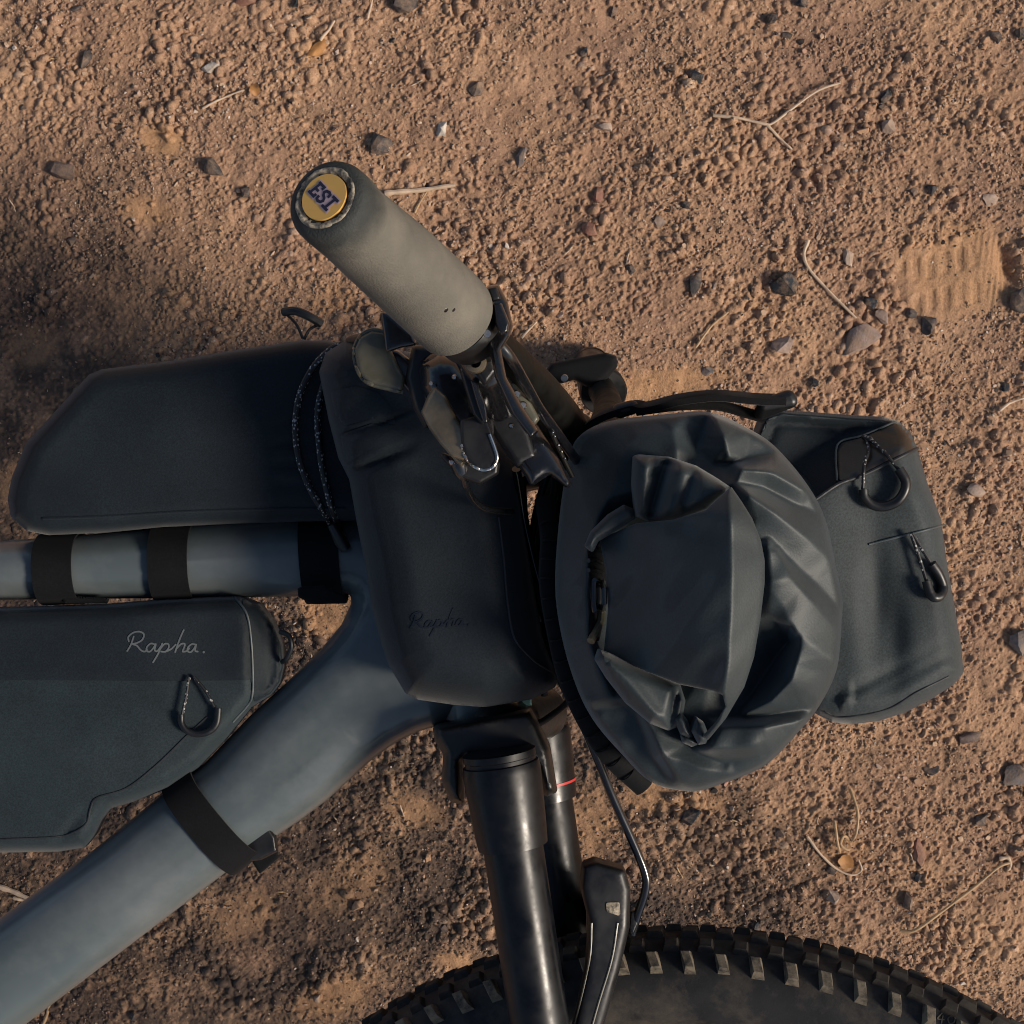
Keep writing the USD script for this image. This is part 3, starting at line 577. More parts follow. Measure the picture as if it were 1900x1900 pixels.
# grips
def grip(E, L, near):
    d = np.linalg.norm(L - E)
    r0, r1 = 0.0165, 0.0192
    body = lathe([(0.10, r0 * 1.0), (0.2, r0), (0.5, (r0 + r1) / 2 + .0002), (0.9, r1), (0.985, r1), (1.0, r1 - 0.0012), (1.0, 0.009)], E, L, 64)
    body.vertices += (meshkit.noise(body.vertices * 60, 4)[:, None] - 0.5) * 0.0014
    if near:
        ax_ = (L - E) / d; k0 = float(ax_ @ E)
        global FOAMD, FOAMN
        FOAMN = M('grip_foam_worn', {'g': ('geometry', {}), 'dp': ('vector_math', {'math_type': 'dot_product', 'vector2': tuple(ax_)}), 'n': ('noise_texture', {'scale': 55.0, 'detail': 6.0, 'roughness': 0.65}), 'n2': ('noise_texture', {'scale': 26.0, 'detail': 6.0, 'roughness': 0.62}),
            'k': ('math', {'math_type': 'multiply_add', 'value2': 0.018, 'value3': -k0 - 0.009}), 's': ('math', {'math_type': 'add'}), 'mr': ('map_range', {'from_min': 0.007, 'from_max': 0.018, 'to_min': 0.0, 'to_max': 1.0, 'clamp': True}),
            'c1': ('rgb_ramp', {'ramp': [(0.3, (0.020, 0.023, 0.023)), (0.6, (0.038, 0.041, 0.039)), (0.75, (0.075, 0.070, 0.058))]}), 'c2': ('rgb_ramp', {'ramp': [(0.30, (0.058, 0.058, 0.050)), (0.48, (0.105, 0.099, 0.084)), (0.62, (0.130, 0.121, 0.101)), (0.75, (0.158, 0.145, 0.118))]}),
            'm': ('mix_color', {}), 'fn': ('noise_texture', {'scale': 1100.0, 'detail': 3.0}), 'b': ('bump', {'strength': 0.6, 'distance': 0.0006}), 'p': ('principled_bsdf', {'roughness': 0.75, 'specular_ior_level': 0.3})},
            [('g.position', 'dp.vector1'), ('g.position', 'n.vector'), ('g.position', 'n2.vector'), ('g.position', 'fn.vector'), ('n.fac', 'k.value1'), ('dp.value', 's.value1'), ('k.value', 's.value2'), ('s.value', 'mr.value'), ('n.fac', 'c1.fac'), ('n2.fac', 'c2.fac'),
             ('mr.result', 'm.fac'), ('c1.color', 'm.a'), ('c2.color', 'm.b'), ('m.result', 'p.base_color'), ('fn.fac', 'b.height'), ('b.normal', 'p.normal')])
        FOAMD = FOAMN
    g = obj('grip', body, FOAMN if near else BLACK, bike, 'dusty grey tan foam grip' if near else 'far grip resting in the sand with shade painted in as black')  # far grip coloured black to stand for the shade it lies in
    cap = lathe([(0.0, 0.0), (0.0, 0.0100), (-0.004, 0.0114), (-0.004, 0.0128), (0.002, 0.0145), (0.012, 0.0157), (0.03, 0.0164), (0.06, r0 + 0.0001), (0.105, r0 + 0.0002)], E, L, 64)
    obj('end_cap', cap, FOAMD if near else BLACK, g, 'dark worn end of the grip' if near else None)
    return g
g1 = grip(E1, L1, True)
ax = -ax1
ring = lathe([(0.0, 0.0097), (0.0, 0.0100), (0.5, 0.0108), (0.95, 0.0116), (0.6, 0.0123), (0.0, 0.0126)], E1 + ax * 0.0001, E1 + ax * 0.0011, 72)
ring.vertices += (meshkit.noise(ring.vertices * 700, 6)[:, None] - 0.5) * 0.0014 * ax
obj('dust_ring', ring, DUSTY, g1)
cu = np.cross(ax, [0, 0, 1.0]); cu /= np.linalg.norm(cu); cv = np.cross(ax, cu)
rd = np.array([0.70, -0.71, 0.0]); rd -= ax * (rd @ ax); rd /= np.linalg.norm(rd); ud = np.cross(ax, rd)     # reading and up directions of the lettering
def on_cap(poly, off, thick):
    m = trimesh.creation.extrude_polygon(poly, thick, engine='earcut'); v = m.vertices
    return trimesh.Trimesh(E1 + v[:, :1] * rd + v[:, 1:2] * ud + ax * (off + v[:, 2:]), m.faces, process=False)
obj('sticker', on_cap(Point(0, 0).buffer(0.0092, 32), 0.0002, 0.0011), STICK, g1)
def slab(lines, w): return shapely.union_all([LineString(l).buffer(w, cap_style='square', join_style='mitre') for l in lines])
sk = lambda x, y: (x + 0.16 * y, y)
u = 0.001
LE = slab([[sk(-4.9, -2.3), sk(-4.9, 2.3)], [sk(-5.3, 2.3), sk(-2.7, 2.3)], [sk(-5.3, -2.3), sk(-2.7, -2.3)], [sk(-4.9, 0), sk(-3.4, 0)], [sk(-2.7, 2.3), sk(-2.7, 1.6)], [sk(-2.7, -2.3), sk(-2.7, -1.6)]], 0.47)
LS = slab([[sk(a, b) for a, b in [(1.35, 1.3), (1.2, 2.0), (0.2, 2.35), (-0.9, 2.0), (-1.2, 1.1), (-0.5, 0.3), (0.7, -0.2), (1.3, -1.1), (0.9, -2.0), (-0.1, -2.35), (-1.2, -2.0), (-1.35, -1.3)]]], 0.50)
LI = slab([[sk(3.9, -2.3), sk(3.9, 2.3)], [sk(2.8, 2.3), sk(5.0, 2.3)], [sk(2.8, -2.3), sk(5.0, -2.3)]], 0.50)
word = shapely.affinity.scale(shapely.union_all([LE, LS, LI]), u * 1.12, u * 1.12, origin=(0, 0))
bg = word.buffer(0.00055)
obj('lettering_outline', cat_(*[on_cap(Polygon(q.exterior), 0.00135, 0.0001) for q in getattr(bg, 'geoms', [bg])]), STICKL, g1, smooth=False)
obj('lettering', cat_(*[on_cap(q, 0.0015, 0.0001) for q in getattr(word, 'geoms', [word])]), STICKD, g1, smooth=False)
def on_grip(px, py, r):
    o = np.array([0, 0, ZC]); dr = P(px, py, 0.6) - o; dr /= np.linalg.norm(dr)
    w = o - E1; A = dr - ax1 * (dr @ ax1); B = w - ax1 * (w @ ax1); a, b, c = A @ A, 2 * A @ B, B @ B - 0.0190 ** 2
    D = b * b - 4 * a * c
    if D < 0: return None
    p = o + dr * ((-b - math.sqrt(D)) / (2 * a)); nn = p - E1; nn -= ax1 * (nn @ ax1); nn /= np.linalg.norm(nn)
    s = trimesh.creation.icosphere(1, r); s.vertices = s.vertices - 0.8 * nn * (s.vertices @ nn)[:, None] + p - nn * 0.0004
    return s
for px, py, r in [(829, 577, .0011), (843, 576, .0010), (850, 585, .0007), (868, 498, .0006), (879, 515, .0009)]:
    m = on_grip(px, py, r)
    if m is not None: obj('nick', m, GLOSS, g1)
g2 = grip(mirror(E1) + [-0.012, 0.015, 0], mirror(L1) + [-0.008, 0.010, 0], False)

# controls on the near side
def hose(name, pts, r, mat, parent=None, n=10, label=None, up=(0, 0, 1)):
    q = catmull([P(*p) for p in pts], n); return obj(name, tube(q, r, 12, up=up), mat, parent or bike, label)
def plate(name, outline, z, T, mat, R=8, tilt=(0, 0), round_=6, parent=None, pw=3.0, Tb=None, res=7, label=None, edge=3):
    p = Puff(outline, z, R, T, pw, round_=round_, res=res, tilt=tilt, Tb=Tb, edge=edge); p.prim = obj(name, p.mesh, mat, parent or bike, label, smooth=True)
    return p
obj('lever_clamp', lathe([(0, 0.0112), (0, 0.0150), (0.15, 0.0165), (0.85, 0.0165), (1, 0.0150), (1, 0.0112)], L1 + ax1 * 0.006, L1 + ax1 * 0.022), BLACK, bike)
lb = plate('lever_body', [(903, 530), (925, 527), (942, 560), (952, 605), (946, 624), (930, 650), (940, 700), (968, 752), (1000, 800), (985, 815), (950, 770), (918, 700), (905, 640), (897, 570)], 0.668, 0.008, GLOSS, 10, (-0.00002, 0.00014))
plate('reservoir_cap', [(914, 563), (931, 562), (946, 600), (942, 618), (928, 622), (918, 600)], 0.678, 0.0045, GLOSS, 6, round_=3)
plate('hinge_cap', [(905, 534), (922, 531), (930, 556), (913, 560)], 0.678, 0.004, BLACK, 5, round_=3)
plate('clamp_strap', [(800, 640), (850, 632), (885, 615), (905, 600), (918, 640), (925, 690), (900, 720), (880, 690), (860, 655), (815, 660)], 0.640, 0.010, BLACK, 14)
obj('clamp_bolt', lathe([(0, 0.0), (0.5, 0.0), (0.5, 0.0022), (1, 0.0026), (1, 0.0046), (0.85, 0.0052), (0, 0.0052)], P(882, 674, 0.640), P(882, 672, 0.656), 20), ALLOY, bike)
obj('pinch_bolt', lathe([(0, 0.0016), (1, 0.0016), (1, 0)], P(904, 620, 0.668), P(904, 619, 0.6775), 14), STEEL, bike)
blade = plate('lever_blade', [(918, 745), (950, 752), (985, 765), (1005, 800), (1040, 855), (1066, 905), (1062, 915), (1020, 880), (985, 905), (975, 885), (945, 840), (920, 800)], 0.575, 0.007, GLOSS, 20, (0.0, 0.00006), 8, pw=2.0)
edge_l = [(963, 700), (985, 725), (1006, 762), (1022, 800), (1040, 840), (1062, 884)]
q = catmull(edge_l, 10); obj('lever_edge', tube(P(q[:, 0], q[:, 1], np.linspace(0.606, 0.566, len(q))), 0.0014, 10), BARB, blade.prim)
for k in range(9):
    t = 0.36 + k * 0.06; i = int(t * (len(q) - 1)); s = trimesh.creation.icosphere(1, 0.00055); s.apply_translation(P(q[i, 0] + 4, q[i, 1] + 2, np.linspace(0.606, 0.566, len(q))[i] + 0.0014)); obj('pin', s, STEEL, blade.prim)
plate('lever_link', [(930, 690), (955, 712), (985, 745), (1002, 778), (990, 792), (962, 752), (940, 730)], 0.612, 0.006, OLIVE, 8)
for px, py, z in [(931, 749, 0.606), (959, 731, 0.625), (970, 752, 0.620)]:
    obj('pivot_pin', lathe([(0, 0.0021), (0.7, 0.0021), (1, 0.0014), (1, 0)], P(px, py, z), P(px, py, z + 0.004), 12), STEEL, bike)
obj('bar_clamp_bolt', lathe([(0, 0.0022), (0.7, 0.0022), (1, 0.0014), (1, 0)], P(1078, 776, 0.452), P(1077, 775, 0.462), 14), STEEL, bike)
obj('bar_end_bolt', lathe([(0, 0.002), (1, 0.002), (1, 0)], P(1048, 701, 0.47), P(1047, 702, 0.482), 12), STEEL, bike)
plate('lever_pivot', [(868, 640), (905, 640), (930, 700), (960, 745), (985, 800), (1000, 850), (960, 870), (930, 830), (905, 790), (880, 720)], 0.572, 0.012, BLACK, 16, round_=6)
obj('shifter_pod', hull((P(812, 690, .592), .010), (P(868, 740, .594), .012), (P(880, 800, .590), .010), (P(828, 770, .588), .011)), GLOSS, bike)
obj('perch', hull((P(872, 648, .630), .009), (P(905, 690, .625), .010), (P(925, 745, .600), .010)), GLOSS, bike)
obj('barrel_adjuster', lathe([(0, .0), (0, .0036), (.3, .0044), (.7, .0044), (1, .0030), (1, 0)], P(846, 846, .592), P(860, 884, .586), 16), GLOSS, bike)
hose('gear_cable', [(858, 878, .586), (866, 905, .575), (880, 930, .56), (905, 945, .545), (950, 950, .52)], 0.0020, GLOSS)
hose('brake_hose', [(928, 640, .655), (950, 668, .648), (975, 712, .628), (1002, 760, .605), (1040, 812, .57), (1072, 858, .54)], 0.0026, GLOSS)
for px_, py_, z_, r_ in [(838, 858, .606, .0016), (843, 700, .618, .0014), (800, 712, .612, .0013), (915, 655, .655, .0013), (948, 790, .600, .0014)]:
    obj('screw_head', lathe([(0, r_), (.6, r_), (1, r_ * .6), (1, 0)], P(px_, py_, z_), P(px_, py_, z_ + .0022), 10), STEEL, bike)
# clamp between bar and stem
plate('far_brake_lever', [(1000, 705), (1022, 674), (1070, 664), (1125, 654), (1144, 660), (1146, 680), (1128, 702), (1108, 716), (1088, 718), (1066, 704), (1040, 712)], 0.13, 0.010, BLACKF, 16, round_=6)
obj('faceplate', hull((P(1068, 800, .43), .012), (P(1082, 840, .41), .013), (P(1070, 868, .40), .013)), BLACK, bike)
# shifter
plate('shifter_body', [(778, 672), (815, 655), (850, 660), (880, 700), (905, 760), (915, 800), (895, 830), (860, 832), (825, 800), (800, 760), (782, 720)], 0.596, 0.015, GLOSS, 34, (0, 0.00004), 10, pw=2.0)
cover = plate('shifter_cover', [(781, 765), (793, 735), (806, 714), (828, 734), (850, 776), (866, 800), (876, 830), (862, 856), (838, 848), (815, 822), (796, 795)], 0.612, 0.0055, ALLOY, 12, (0.00008, 0.00006), 5, label='scuffed tan metal cover of the shifter')
plate('cable_port', [(812, 806), (842, 812), (852, 822), (864, 858), (856, 868), (836, 846)], 0.612, 0.005, ALLOY, 8, round_=3)
plate('shift_bridge', [(846, 665), (868, 668), (890, 720), (902, 775), (896, 792), (878, 770), (862, 720)], 0.622, 0.006, BLACK, 9, round_=5)
plate('shift_rail', [(872, 706), (884, 704), (902, 752), (906, 786), (896, 784), (884, 748)], 0.631, 0.003, GLOSS, 5, round_=3)
lo = plate('shift_paddle', [(853, 778), (900, 768), (912, 796), (926, 845), (921, 866), (903, 875), (882, 870), (862, 848), (855, 822)], 0.620, 0.0036, BLACK, 9, (0, 0.00003), 8)
q = catmull([(857, 826), (861, 842), (871, 858), (884, 868), (900, 872), (915, 866), (922, 850), (917, 830), (908, 806)], 8)
obj('paddle_rim', tube(lo.at(q[:, 0], q[:, 1], 0.0004), 0.00085, 8), STEEL, lo.prim)
up = plate('release_paddle', [(657, 650), (668, 625), (690, 613), (716, 616), (722, 640), (740, 680), (752, 700), (748, 728), (722, 722), (684, 712), (664, 690)], 0.590, 0.004, OLIVE, 12, (-0.00004, 0.00002), 10)
q = catmull([(714, 616), (690, 613), (670, 624), (658, 650), (665, 688), (684, 710), (722, 721), (748, 727)], 8)
obj('paddle_rim', tube(up.at(q[:, 0], q[:, 1], 0.0005), 0.0013, 8), OLIVE, up.prim)
plate('paddle_arm', [(700, 640), (740, 650), (790, 690), (800, 730), (770, 745), (735, 700)], 0.578, 0.006, GLOSS, 10)
plate('thumb_shield', [(705, 575), (722, 582), (765, 618), (775, 640), (745, 645), (715, 655), (712, 625)], 0.600, 0.004, GLOSS, 8, round_=5)
plate('shifter_bracket', [(765, 640), (800, 640), (830, 660), (815, 760), (790, 800), (768, 760), (752, 700)], 0.583, 0.012, BLACK, 14)
plate('shifter_base', [(800, 830), (850, 850), (900, 868), (930, 850), (925, 880), (890, 900), (850, 885)], 0.585, 0.006, BLACK, 10)
# hoses
hose('brake_hose', [(958, 870, .50), (972, 960, .475), (990, 1040, .47), (1015, 1130, .465), (1035, 1220, .46), (1062, 1300, .455), (1095, 1375, .45), (1135, 1475, .45), (1180, 1576, .448), (1198, 1625, .446), (1197, 1655, .444), (1184, 1695, .44), (1173, 1732, .435)], 0.0026, GLOSS)
hose('gear_cable', [(968, 880, .485), (975, 980, .455), (985, 1060, .45), (1012, 1150, .45), (1040, 1240, .45), (1060, 1290, .44), (1020, 1330, .42), (985, 1350, .41)], 0.0022, BLACK)
hose('dropper_cable', [(1035, 820, .46), (1000, 930, .45), (985, 1010, .44), (978, 1100, .44), (1000, 1200, .43), (1010, 1290, .42)], 0.0022, BLACK)
hose('brake_hose', [(1000, 800, .52), (1030, 880, .50), (1020, 960, .47), (1005, 1050, .46), (1000, 1150, .44)], 0.0024, BLACK)
plate('hose_guide', [(1170, 1690), (1182, 1688), (1184, 1715), (1176, 1735), (1166, 1730)], 0.437, 0.004, BLACK, 5, round_=3)

# ---- fork
SDIR = np.array([0.15, -1.0, 0]); SDIR /= np.linalg.norm(SDIR)
crown = [(802, 1350), (812, 1343), (925, 1322), (985, 1312), (1000, 1340), (1022, 1388), (1035, 1470), (1010, 1480), (990, 1420), (860, 1410), (862, 1495), (835, 1488), (820, 1450), (822, 1400), (806, 1372)]
plate('crown', crown, ZB + 0.012, 0.042, BLACK, 20, round_=8, res=9)
cb = P(930, 1385, 0.464); cf = cb - NRM * 0.13
obj('crown_bridge', hull((cb + [0, .006, -.035], .018), (cf + [0, .004, .012], .018)), BLACK, bike)
def leg(T, near):
    a, b = T, T + SDIR * 0.062
    u_ = obj('upper_leg', lathe([(-0.02, 0.0), (-0.02, 0.0195), (-0.005, 0.0215), (0.06, 0.0215), (0.07, 0.0209), (0.11, 0.0209), (0.12, 0.0222), (0.2, 0.0230), (0.72, 0.0216), (0.93, 0.0208), (1.0, 0.0204), (1.0, 0.0170)], a - SDIR * 0.003, a + SDIR * 0.052, 48), FORKB, bike)
    obj('dust_seal', lathe([(0, 0.0170), (0, 0.0200), (0.3, 0.0206), (1, 0.0204), (1, 0.0168)], a + SDIR * 0.0485, a + SDIR * 0.0515, 48), BLACK, u_)
    obj('lower_leg', tube([a + SDIR * t for t in np.linspace(0.04, 0.50, 20)], np.linspace(0.0176, 0.0165, 20), 40), FORKB, bike)
    if not near:
        obj('red_band', lathe([(0, .0200), (0, .0218), (1, .0218), (1, .0200)], a + SDIR * 0.040, a + SDIR * 0.0416, 40), RED, u_)
leg(P(927, 1405, 0.464), True); leg(P(927, 1405, 0.464) - NRM * 0.135 - SDIR * 0.002 + np.array([-0.003, 0, 0]), False)
arch = plate('fork_arch', [(1076, 1645), (1080, 1606), (1105, 1597), (1160, 1613), (1170, 1650), (1168, 1720), (1150, 1800), (1118, 1910), (1075, 2030), (1030, 2030), (1064, 1900), (1086, 1800), (1092, 1710)], 0.448, 0.010, BLACK, 20, (0.0, 0.0), 8, Tb=0.022)
am = P(1118, 1690, 0.432); obj('arch_bridge', hull((am, .010), (am - NRM * .07 + [-.008, -.01, 0], .009), (am + [0, -.012, 0], .010), (am - NRM * .11 + [-.014, -.03, 0], .009)), BLACK, arch.prim)
obj('arch_patch', arch.decal([(1124, 1675), (1150, 1674), (1151, 1700), (1126, 1692)], 0.0006, 0.0015, 5), DUSTY, arch.prim, 'pale tan patch on the arch')
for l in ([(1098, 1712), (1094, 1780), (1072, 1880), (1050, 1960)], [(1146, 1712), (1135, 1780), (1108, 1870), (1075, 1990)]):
    q = catmull(l, 8); obj('arch_rib', tube(arch.at(q[:, 0], q[:, 1], 0.0), 0.0007, 8), OLIVE, arch.prim)  # pale lines stand in for highlights along the glossy bevel

# ---- front wheel
HUB = np.array([0.121, -0.632, 0.409]); RO = 0.3755
e1 = np.array([math.cos(ST), 0, math.sin(ST)]); e2 = np.array([0, 1.0, 0])
def W(th, r, s): return HUB + np.asarray(r)[..., None] * (np.cos(th)[..., None] * e1 + np.sin(th)[..., None] * e2) + np.asarray(s)[..., None] * NRM
def wheel_lathe(prof, n=220):
    th = np.linspace(0, 2 * np.pi, n, endpoint=False); V = np.vstack([W(th, np.full(n, r), np.full(n, s)) for r, s in prof])
    i0 = np.arange(n); i1 = (i0 + 1) % n; F = []
    for i in range(len(prof)):
        a, b = i * n, ((i + 1) % len(prof)) * n
        F += [np.stack([a + i0, b + i0, b + i1], 1), np.stack([a + i0, b + i1, a + i1], 1)]
    m = trimesh.Trimesh(V, np.vstack(F), process=False)
    if m.volume < 0: m.invert()
    return m
RC, RM = RO - 0.033, 0.029
def casing(a): return RC + 1.0 * RM * math.sin(a) * (1.0), RM * math.cos(a)
prof = [casing(a) for a in np.radians(np.linspace(-62, 242, 34))]
tyre = obj('tyre', wheel_lathe(prof), RUBBER, bike, smooth=True)
obj('rim', wheel_lathe([(RC - .026, .014), (RC - .026, .016), (RC - .030, .0165), (RC - .046, .012), (RC - .050, 0), (RC - .046, -.012), (RC - .030, -.0165), (RC - .026, -.016), (RC - .026, -.014), (RC - .034, -.010), (RC - .034, .010)]), BLACK, bike)
obj('hub', lathe([(0, .0), (0, .012), (.15, .012), (.16, .028), (.2, .028), (.24, .016), (.76, .016), (.8, .028), (.84, .028), (.85, .012), (1, .012), (1, 0)], HUB - NRM * .06, HUB + NRM * .06), BLACK, bike)
for k in range(28):
    s = 1 if k % 2 else -1; t = 2 * np.pi * k / 28; a = np.array(t + (0.5 if k % 4 < 2 else -0.5))
    obj('spoke', tube([W(np.array(t), .046, np.array(s * .033)) * 0 + W(a, .026, np.array(s * .034)), W(np.array(t), RC - .048, np.array(s * .003))], .001, 6), STEEL, bike)
def knob_box(th, ang, lt, lw, hgt, skew=0.0, taper=0.78):
    "block standing on the casing at angle ang of the tyre's section; lt along the tread, lw across, hgt tall"
    r, s = casing(ang); c = W(np.array(th), r, np.array(s))
    rad_ = math.cos(th) * e1 + math.sin(th) * e2; tan_ = -math.sin(th) * e1 + math.cos(th) * e2
    up_ = math.sin(ang) * rad_ + math.cos(ang) * NRM; ac = np.cross(up_, tan_)
    V = []
    for zz_, k in ((-0.003, 1.08), (hgt * 0.82, taper), (hgt, taper * 0.86)):
        for a, b in ((-1, -1), (1, -1), (1, 1), (-1, 1)):
            V.append(c + tan_ * (a * lt / 2 * k + skew * b * lw / 2) + ac * (b * lw / 2 * k) + up_ * zz_)
    return trimesh.convex.convex_hull(np.array(V))
def knob_obj(m, name='knob', kind=None):
    v = m.vertices[m.faces].reshape(-1, 3); f = np.arange(len(v)).reshape(-1, 3)
    up = np.repeat(m.face_normals, 3, 0); c = m.bounding_box.centroid - HUB
    pr = obj(name, trimesh.Trimesh(v, f, process=False), KNOBM, tyre, kind=kind, smooth=False)
    ctr = HUB + RC * (c @ e1 * e1 + c @ e2 * e2) / np.hypot(c @ e1, c @ e2)
    out = m.bounding_box.centroid - ctr; out /= np.linalg.norm(out)
    w = np.clip((up @ out - 0.6) * 5, 0, 1)  # outward faces get the dark tone, flanks the tan
    UsdGeom.PrimvarsAPI(pr).CreatePrimvar('face_tone', Sdf.ValueTypeNames.Color3fArray, 'vertex').Set(Vt.Vec3fArray.FromNumpy(np.stack([w, w, w], 1).astype(np.float32)))
rest = []
NK = 110; dth = 2 * np.pi / NK
for k in range(NK):
    th0 = k * dth; seen = 0.55 < (th0 % (2 * np.pi)) < 2.42
    kj = RNG.uniform(0.9, 1.08, 3)
    rows = [(knob_box(th0, math.radians(36), .0078 * kj[0], .0130 * kj[1], .0062 * kj[2], -0.22)), (knob_box(th0 + dth / 2, math.radians(58), .0105, .0085, .0042)),
            (knob_box(th0, math.radians(82), .0120, .0095, .0038)), (knob_box(th0 + dth / 2, math.radians(103), .0110, .0085, .0040))]
    rows += [knob_box(th0, math.radians(126), .0100, .0095, .0042), knob_box(th0 + dth / 2, math.radians(146), .0088, .0125, .0056, 0.1)]
    for ri, m in enumerate(rows):
        if seen and ri == 0: knob_obj(m)
        elif seen: obj('knob', m, KNOBD, tyre, smooth=False)
        else: rest.append(m)
obj('tread_knobs', cat_(*rest), KNOBD, tyre, kind='stuff', smooth=False)
# raised figures on the sidewall
class Side:
    def zi(s, px, py):
        px, py = np.broadcast_arrays(np.asarray(px, float), np.asarray(py, float)); out = []
        for a, b in zip(px.ravel(), py.ravel()):
            z = 0.44
            for _ in range(6):
                p = P(a, b, z) - HUB; r = math.hypot(p @ e1, p @ e2) - RC
                s_ = math.sqrt(max(RM ** 2 - r * r, 1e-6)); z = HUB[2] + (s_ * NRM + (p @ e1) * e1)[2]
            out.append(z)
        return np.array(out).reshape(px.shape)
fig = [[(1748, 1880), (1740, 1890), (1752, 1892)], [(1750, 1884), (1747, 1898)], [(1766, 1884), (1759, 1890), (1762, 1899), (1770, 1897), (1772, 1888), (1766, 1884)]]
obj('sidewall_figures', strokes(Side(), fig, 2.2, 0.0004, 0.0014), KNOB, tyre, smooth=False)

# ------------------------------------------------------------------ top tube bag
ttb = thing('top_tube_bag', 'long dark navy bag strapped on top of the top tube', 'bag', P(350, 830, ZB + 0.012))
tb_out = [(14, 925), (22, 885), (48, 822), (110, 755), (165, 695), (190, 685), (300, 672), (420, 652), (520, 637), (560, 631), (610, 632), (660, 640), (690, 760), (690, 966), (560, 968), (430, 972), (300, 978), (200, 988), (90, 993), (50, 985), (20, 960)]
def tb_extra(px, py):
    b = np.exp(-((px - 535) / 30) ** 2) * np.exp(-((py - 850) / 70) ** 2) * np.sin(py / 19.0 * np.pi) * 0.0022
    return b + 0.0035 * (meshkit.noise(np.stack([px / 160, py / 130, 0 * px], -1), 9) - 0.5)
tb = Puff(tb_out, ZB + 0.012, 44, 0.031, 2.8, round_=12, res=8, extra=tb_extra)
obj('body', tb.mesh, NAVY, ttb, smooth=True)
q = tb.line([(80, 962), (200, 958), (330, 950), (450, 946), (640, 944)], 0.0002); obj('bottom_piping', tube(q, 0.0009, 8), NAVY, ttb)
for (x0, x1, low, bow) in ((112, 118, 1120, 0), (322, 326, 1113, 0), (592, 604, 1118, 0)):
    cx_ = (x0 + x1) / 2; yb = 0.5 * (978 + 1110); y1 = np.interp(cx_, [0, 200, 560], [1004, 988, 958]); y2 = 1111
    A, B = P(x0 + 3, y1 - 4, ZB), P(x1 + 3, low, ZB); mid, hh = (A + B) / 2, np.linalg.norm(A - B) / 2 + 0.0006
    tdir = np.array([1.0, 0.03, 0]); tdir /= np.linalg.norm(tdir); vd = (A - B) / np.linalg.norm(A - B)
    a = np.linspace(0, 2 * np.pi, 48, endpoint=False); wd = 36 * ZC / FPX * 0.7
    zz_ = 0.0262
    loop = np.array([mid + vd * hh * math.copysign(abs(math.cos(t)) ** 0.9, math.cos(t)) + np.array([0, 0, 1]) * zz_ * math.copysign(abs(math.sin(t)) ** 0.9, math.sin(t)) for t in a])
    V = np.vstack([loop * 1 - tdir * wd + 0, loop + tdir * wd, (loop - mid) * 0.955 + mid - tdir * wd, (loop - mid) * 0.955 + mid + tdir * wd])
    n = 48; i0 = np.arange(n); i1 = (i0 + 1) % n
    qd = lambda p, r_: [np.stack([p * n + i0, p * n + i1, r_ * n + i1], 1), np.stack([p * n + i0, r_ * n + i1, r_ * n + i0], 1)]
    m = trimesh.Trimesh(V, np.vstack(qd(0, 1) + qd(3, 2) + qd(2, 0) + qd(1, 3)), process=False)
    if m.volume < 0: m.invert()
    obj('strap', m, BLACKF, ttb)
obj('strap_end', Puff([(552, 1090), (600, 1086), (640, 1104), (645, 1120), (580, 1121), (553, 1108)], ZB + 0.030, 8, 0.0016, 3, round_=4, res=6).mesh, BLACKF, ttb)
obj('strap_end', Puff([(110, 1103), (150, 1107), (203, 1110), (200, 1120), (120, 1119)], ZB + 0.016, 6, 0.0016, 3, round_=3, res=6).mesh, BLACKF, ttb)
pull = obj('zip_pull', tube(catmull([P(526, 579, .445), P(548, 577, .449), P(575, 588, .449), P(596, 601, .445)], 6), 0.0026, 10), BLACK, ttb)
for l in ([(531, 582), (550, 602), (562, 628)], [(590, 602), (574, 612), (564, 630)]):
    q = catmull(l, 6); obj('pull_cord', tube(P(q[:, 0], q[:, 1], 0.443), 0.0009, 8), BLACK, pull)

# ------------------------------------------------------------------ frame bag
fbt = thing('frame_bag', 'slate frame bag with a pale script name below the top tube', 'bag', P(240, 1340, ZB))
fo = [(-420, 1128), (0, 1127), (190, 1121), (300, 1112), (400, 1107), (445, 1106), (482, 1120), (508, 1156), (524, 1196), (528, 1236), (521, 1268), (505, 1290), (468, 1312), (420, 1372), (370, 1424), (312, 1463), (250, 1487), (206, 1500), (190, 1520), (176, 1550), (158, 1573), (110, 1580), (0, 1582), (-420, 1585)]
def fb_extra(px, py):
    w = 0.004 * (meshkit.noise(np.stack([px / 130, py / 110, 0 * px + 3], -1), 12) - 0.5)
    gus = -0.012 * np.clip((px - 456) / 40, 0, 1) * np.clip((1330 - py) / 60, 0, 1)
    crease = -0.0016 * np.exp(-((np.abs((px - 128) * 0.77 + (py - 1540) * 0.64)) / 9) ** 2) * np.exp(-((px - 128) ** 2 + (py - 1540) ** 2) / 60 ** 2)
    belly = 0.006 * np.exp(-((py - 1400) / 110.) ** 2) * np.clip((470 - px) / 300, 0, 1)
    return w + gus + crease + belly
fb = Puff(fo, ZB, 34, 0.029, 2.6, round_=8, res=8, extra=fb_extra)
obj('body', fb.mesh, PANEL, fbt, smooth=True)
gus = obj('end_gusset', fb.decal([(450, 1110), (482, 1124), (506, 1158), (521, 1197), (525, 1236), (518, 1266), (503, 1286), (472, 1304), (466, 1262), (467, 1190), (462, 1150), (452, 1126)], 0.0008, 0.003, 6), NAVY, fbt)
flap = obj('zip_flap', fb.decal([(-400, 1136), (0, 1135), (190, 1129), (300, 1120), (430, 1114), (452, 1132), (461, 1165), (465, 1215), (466, 1262), (300, 1264), (100, 1262), (-400, 1260)], 0.0010, 0.003, 8, round_=4, dome=0.0012, R=20), NAVY, fbt)
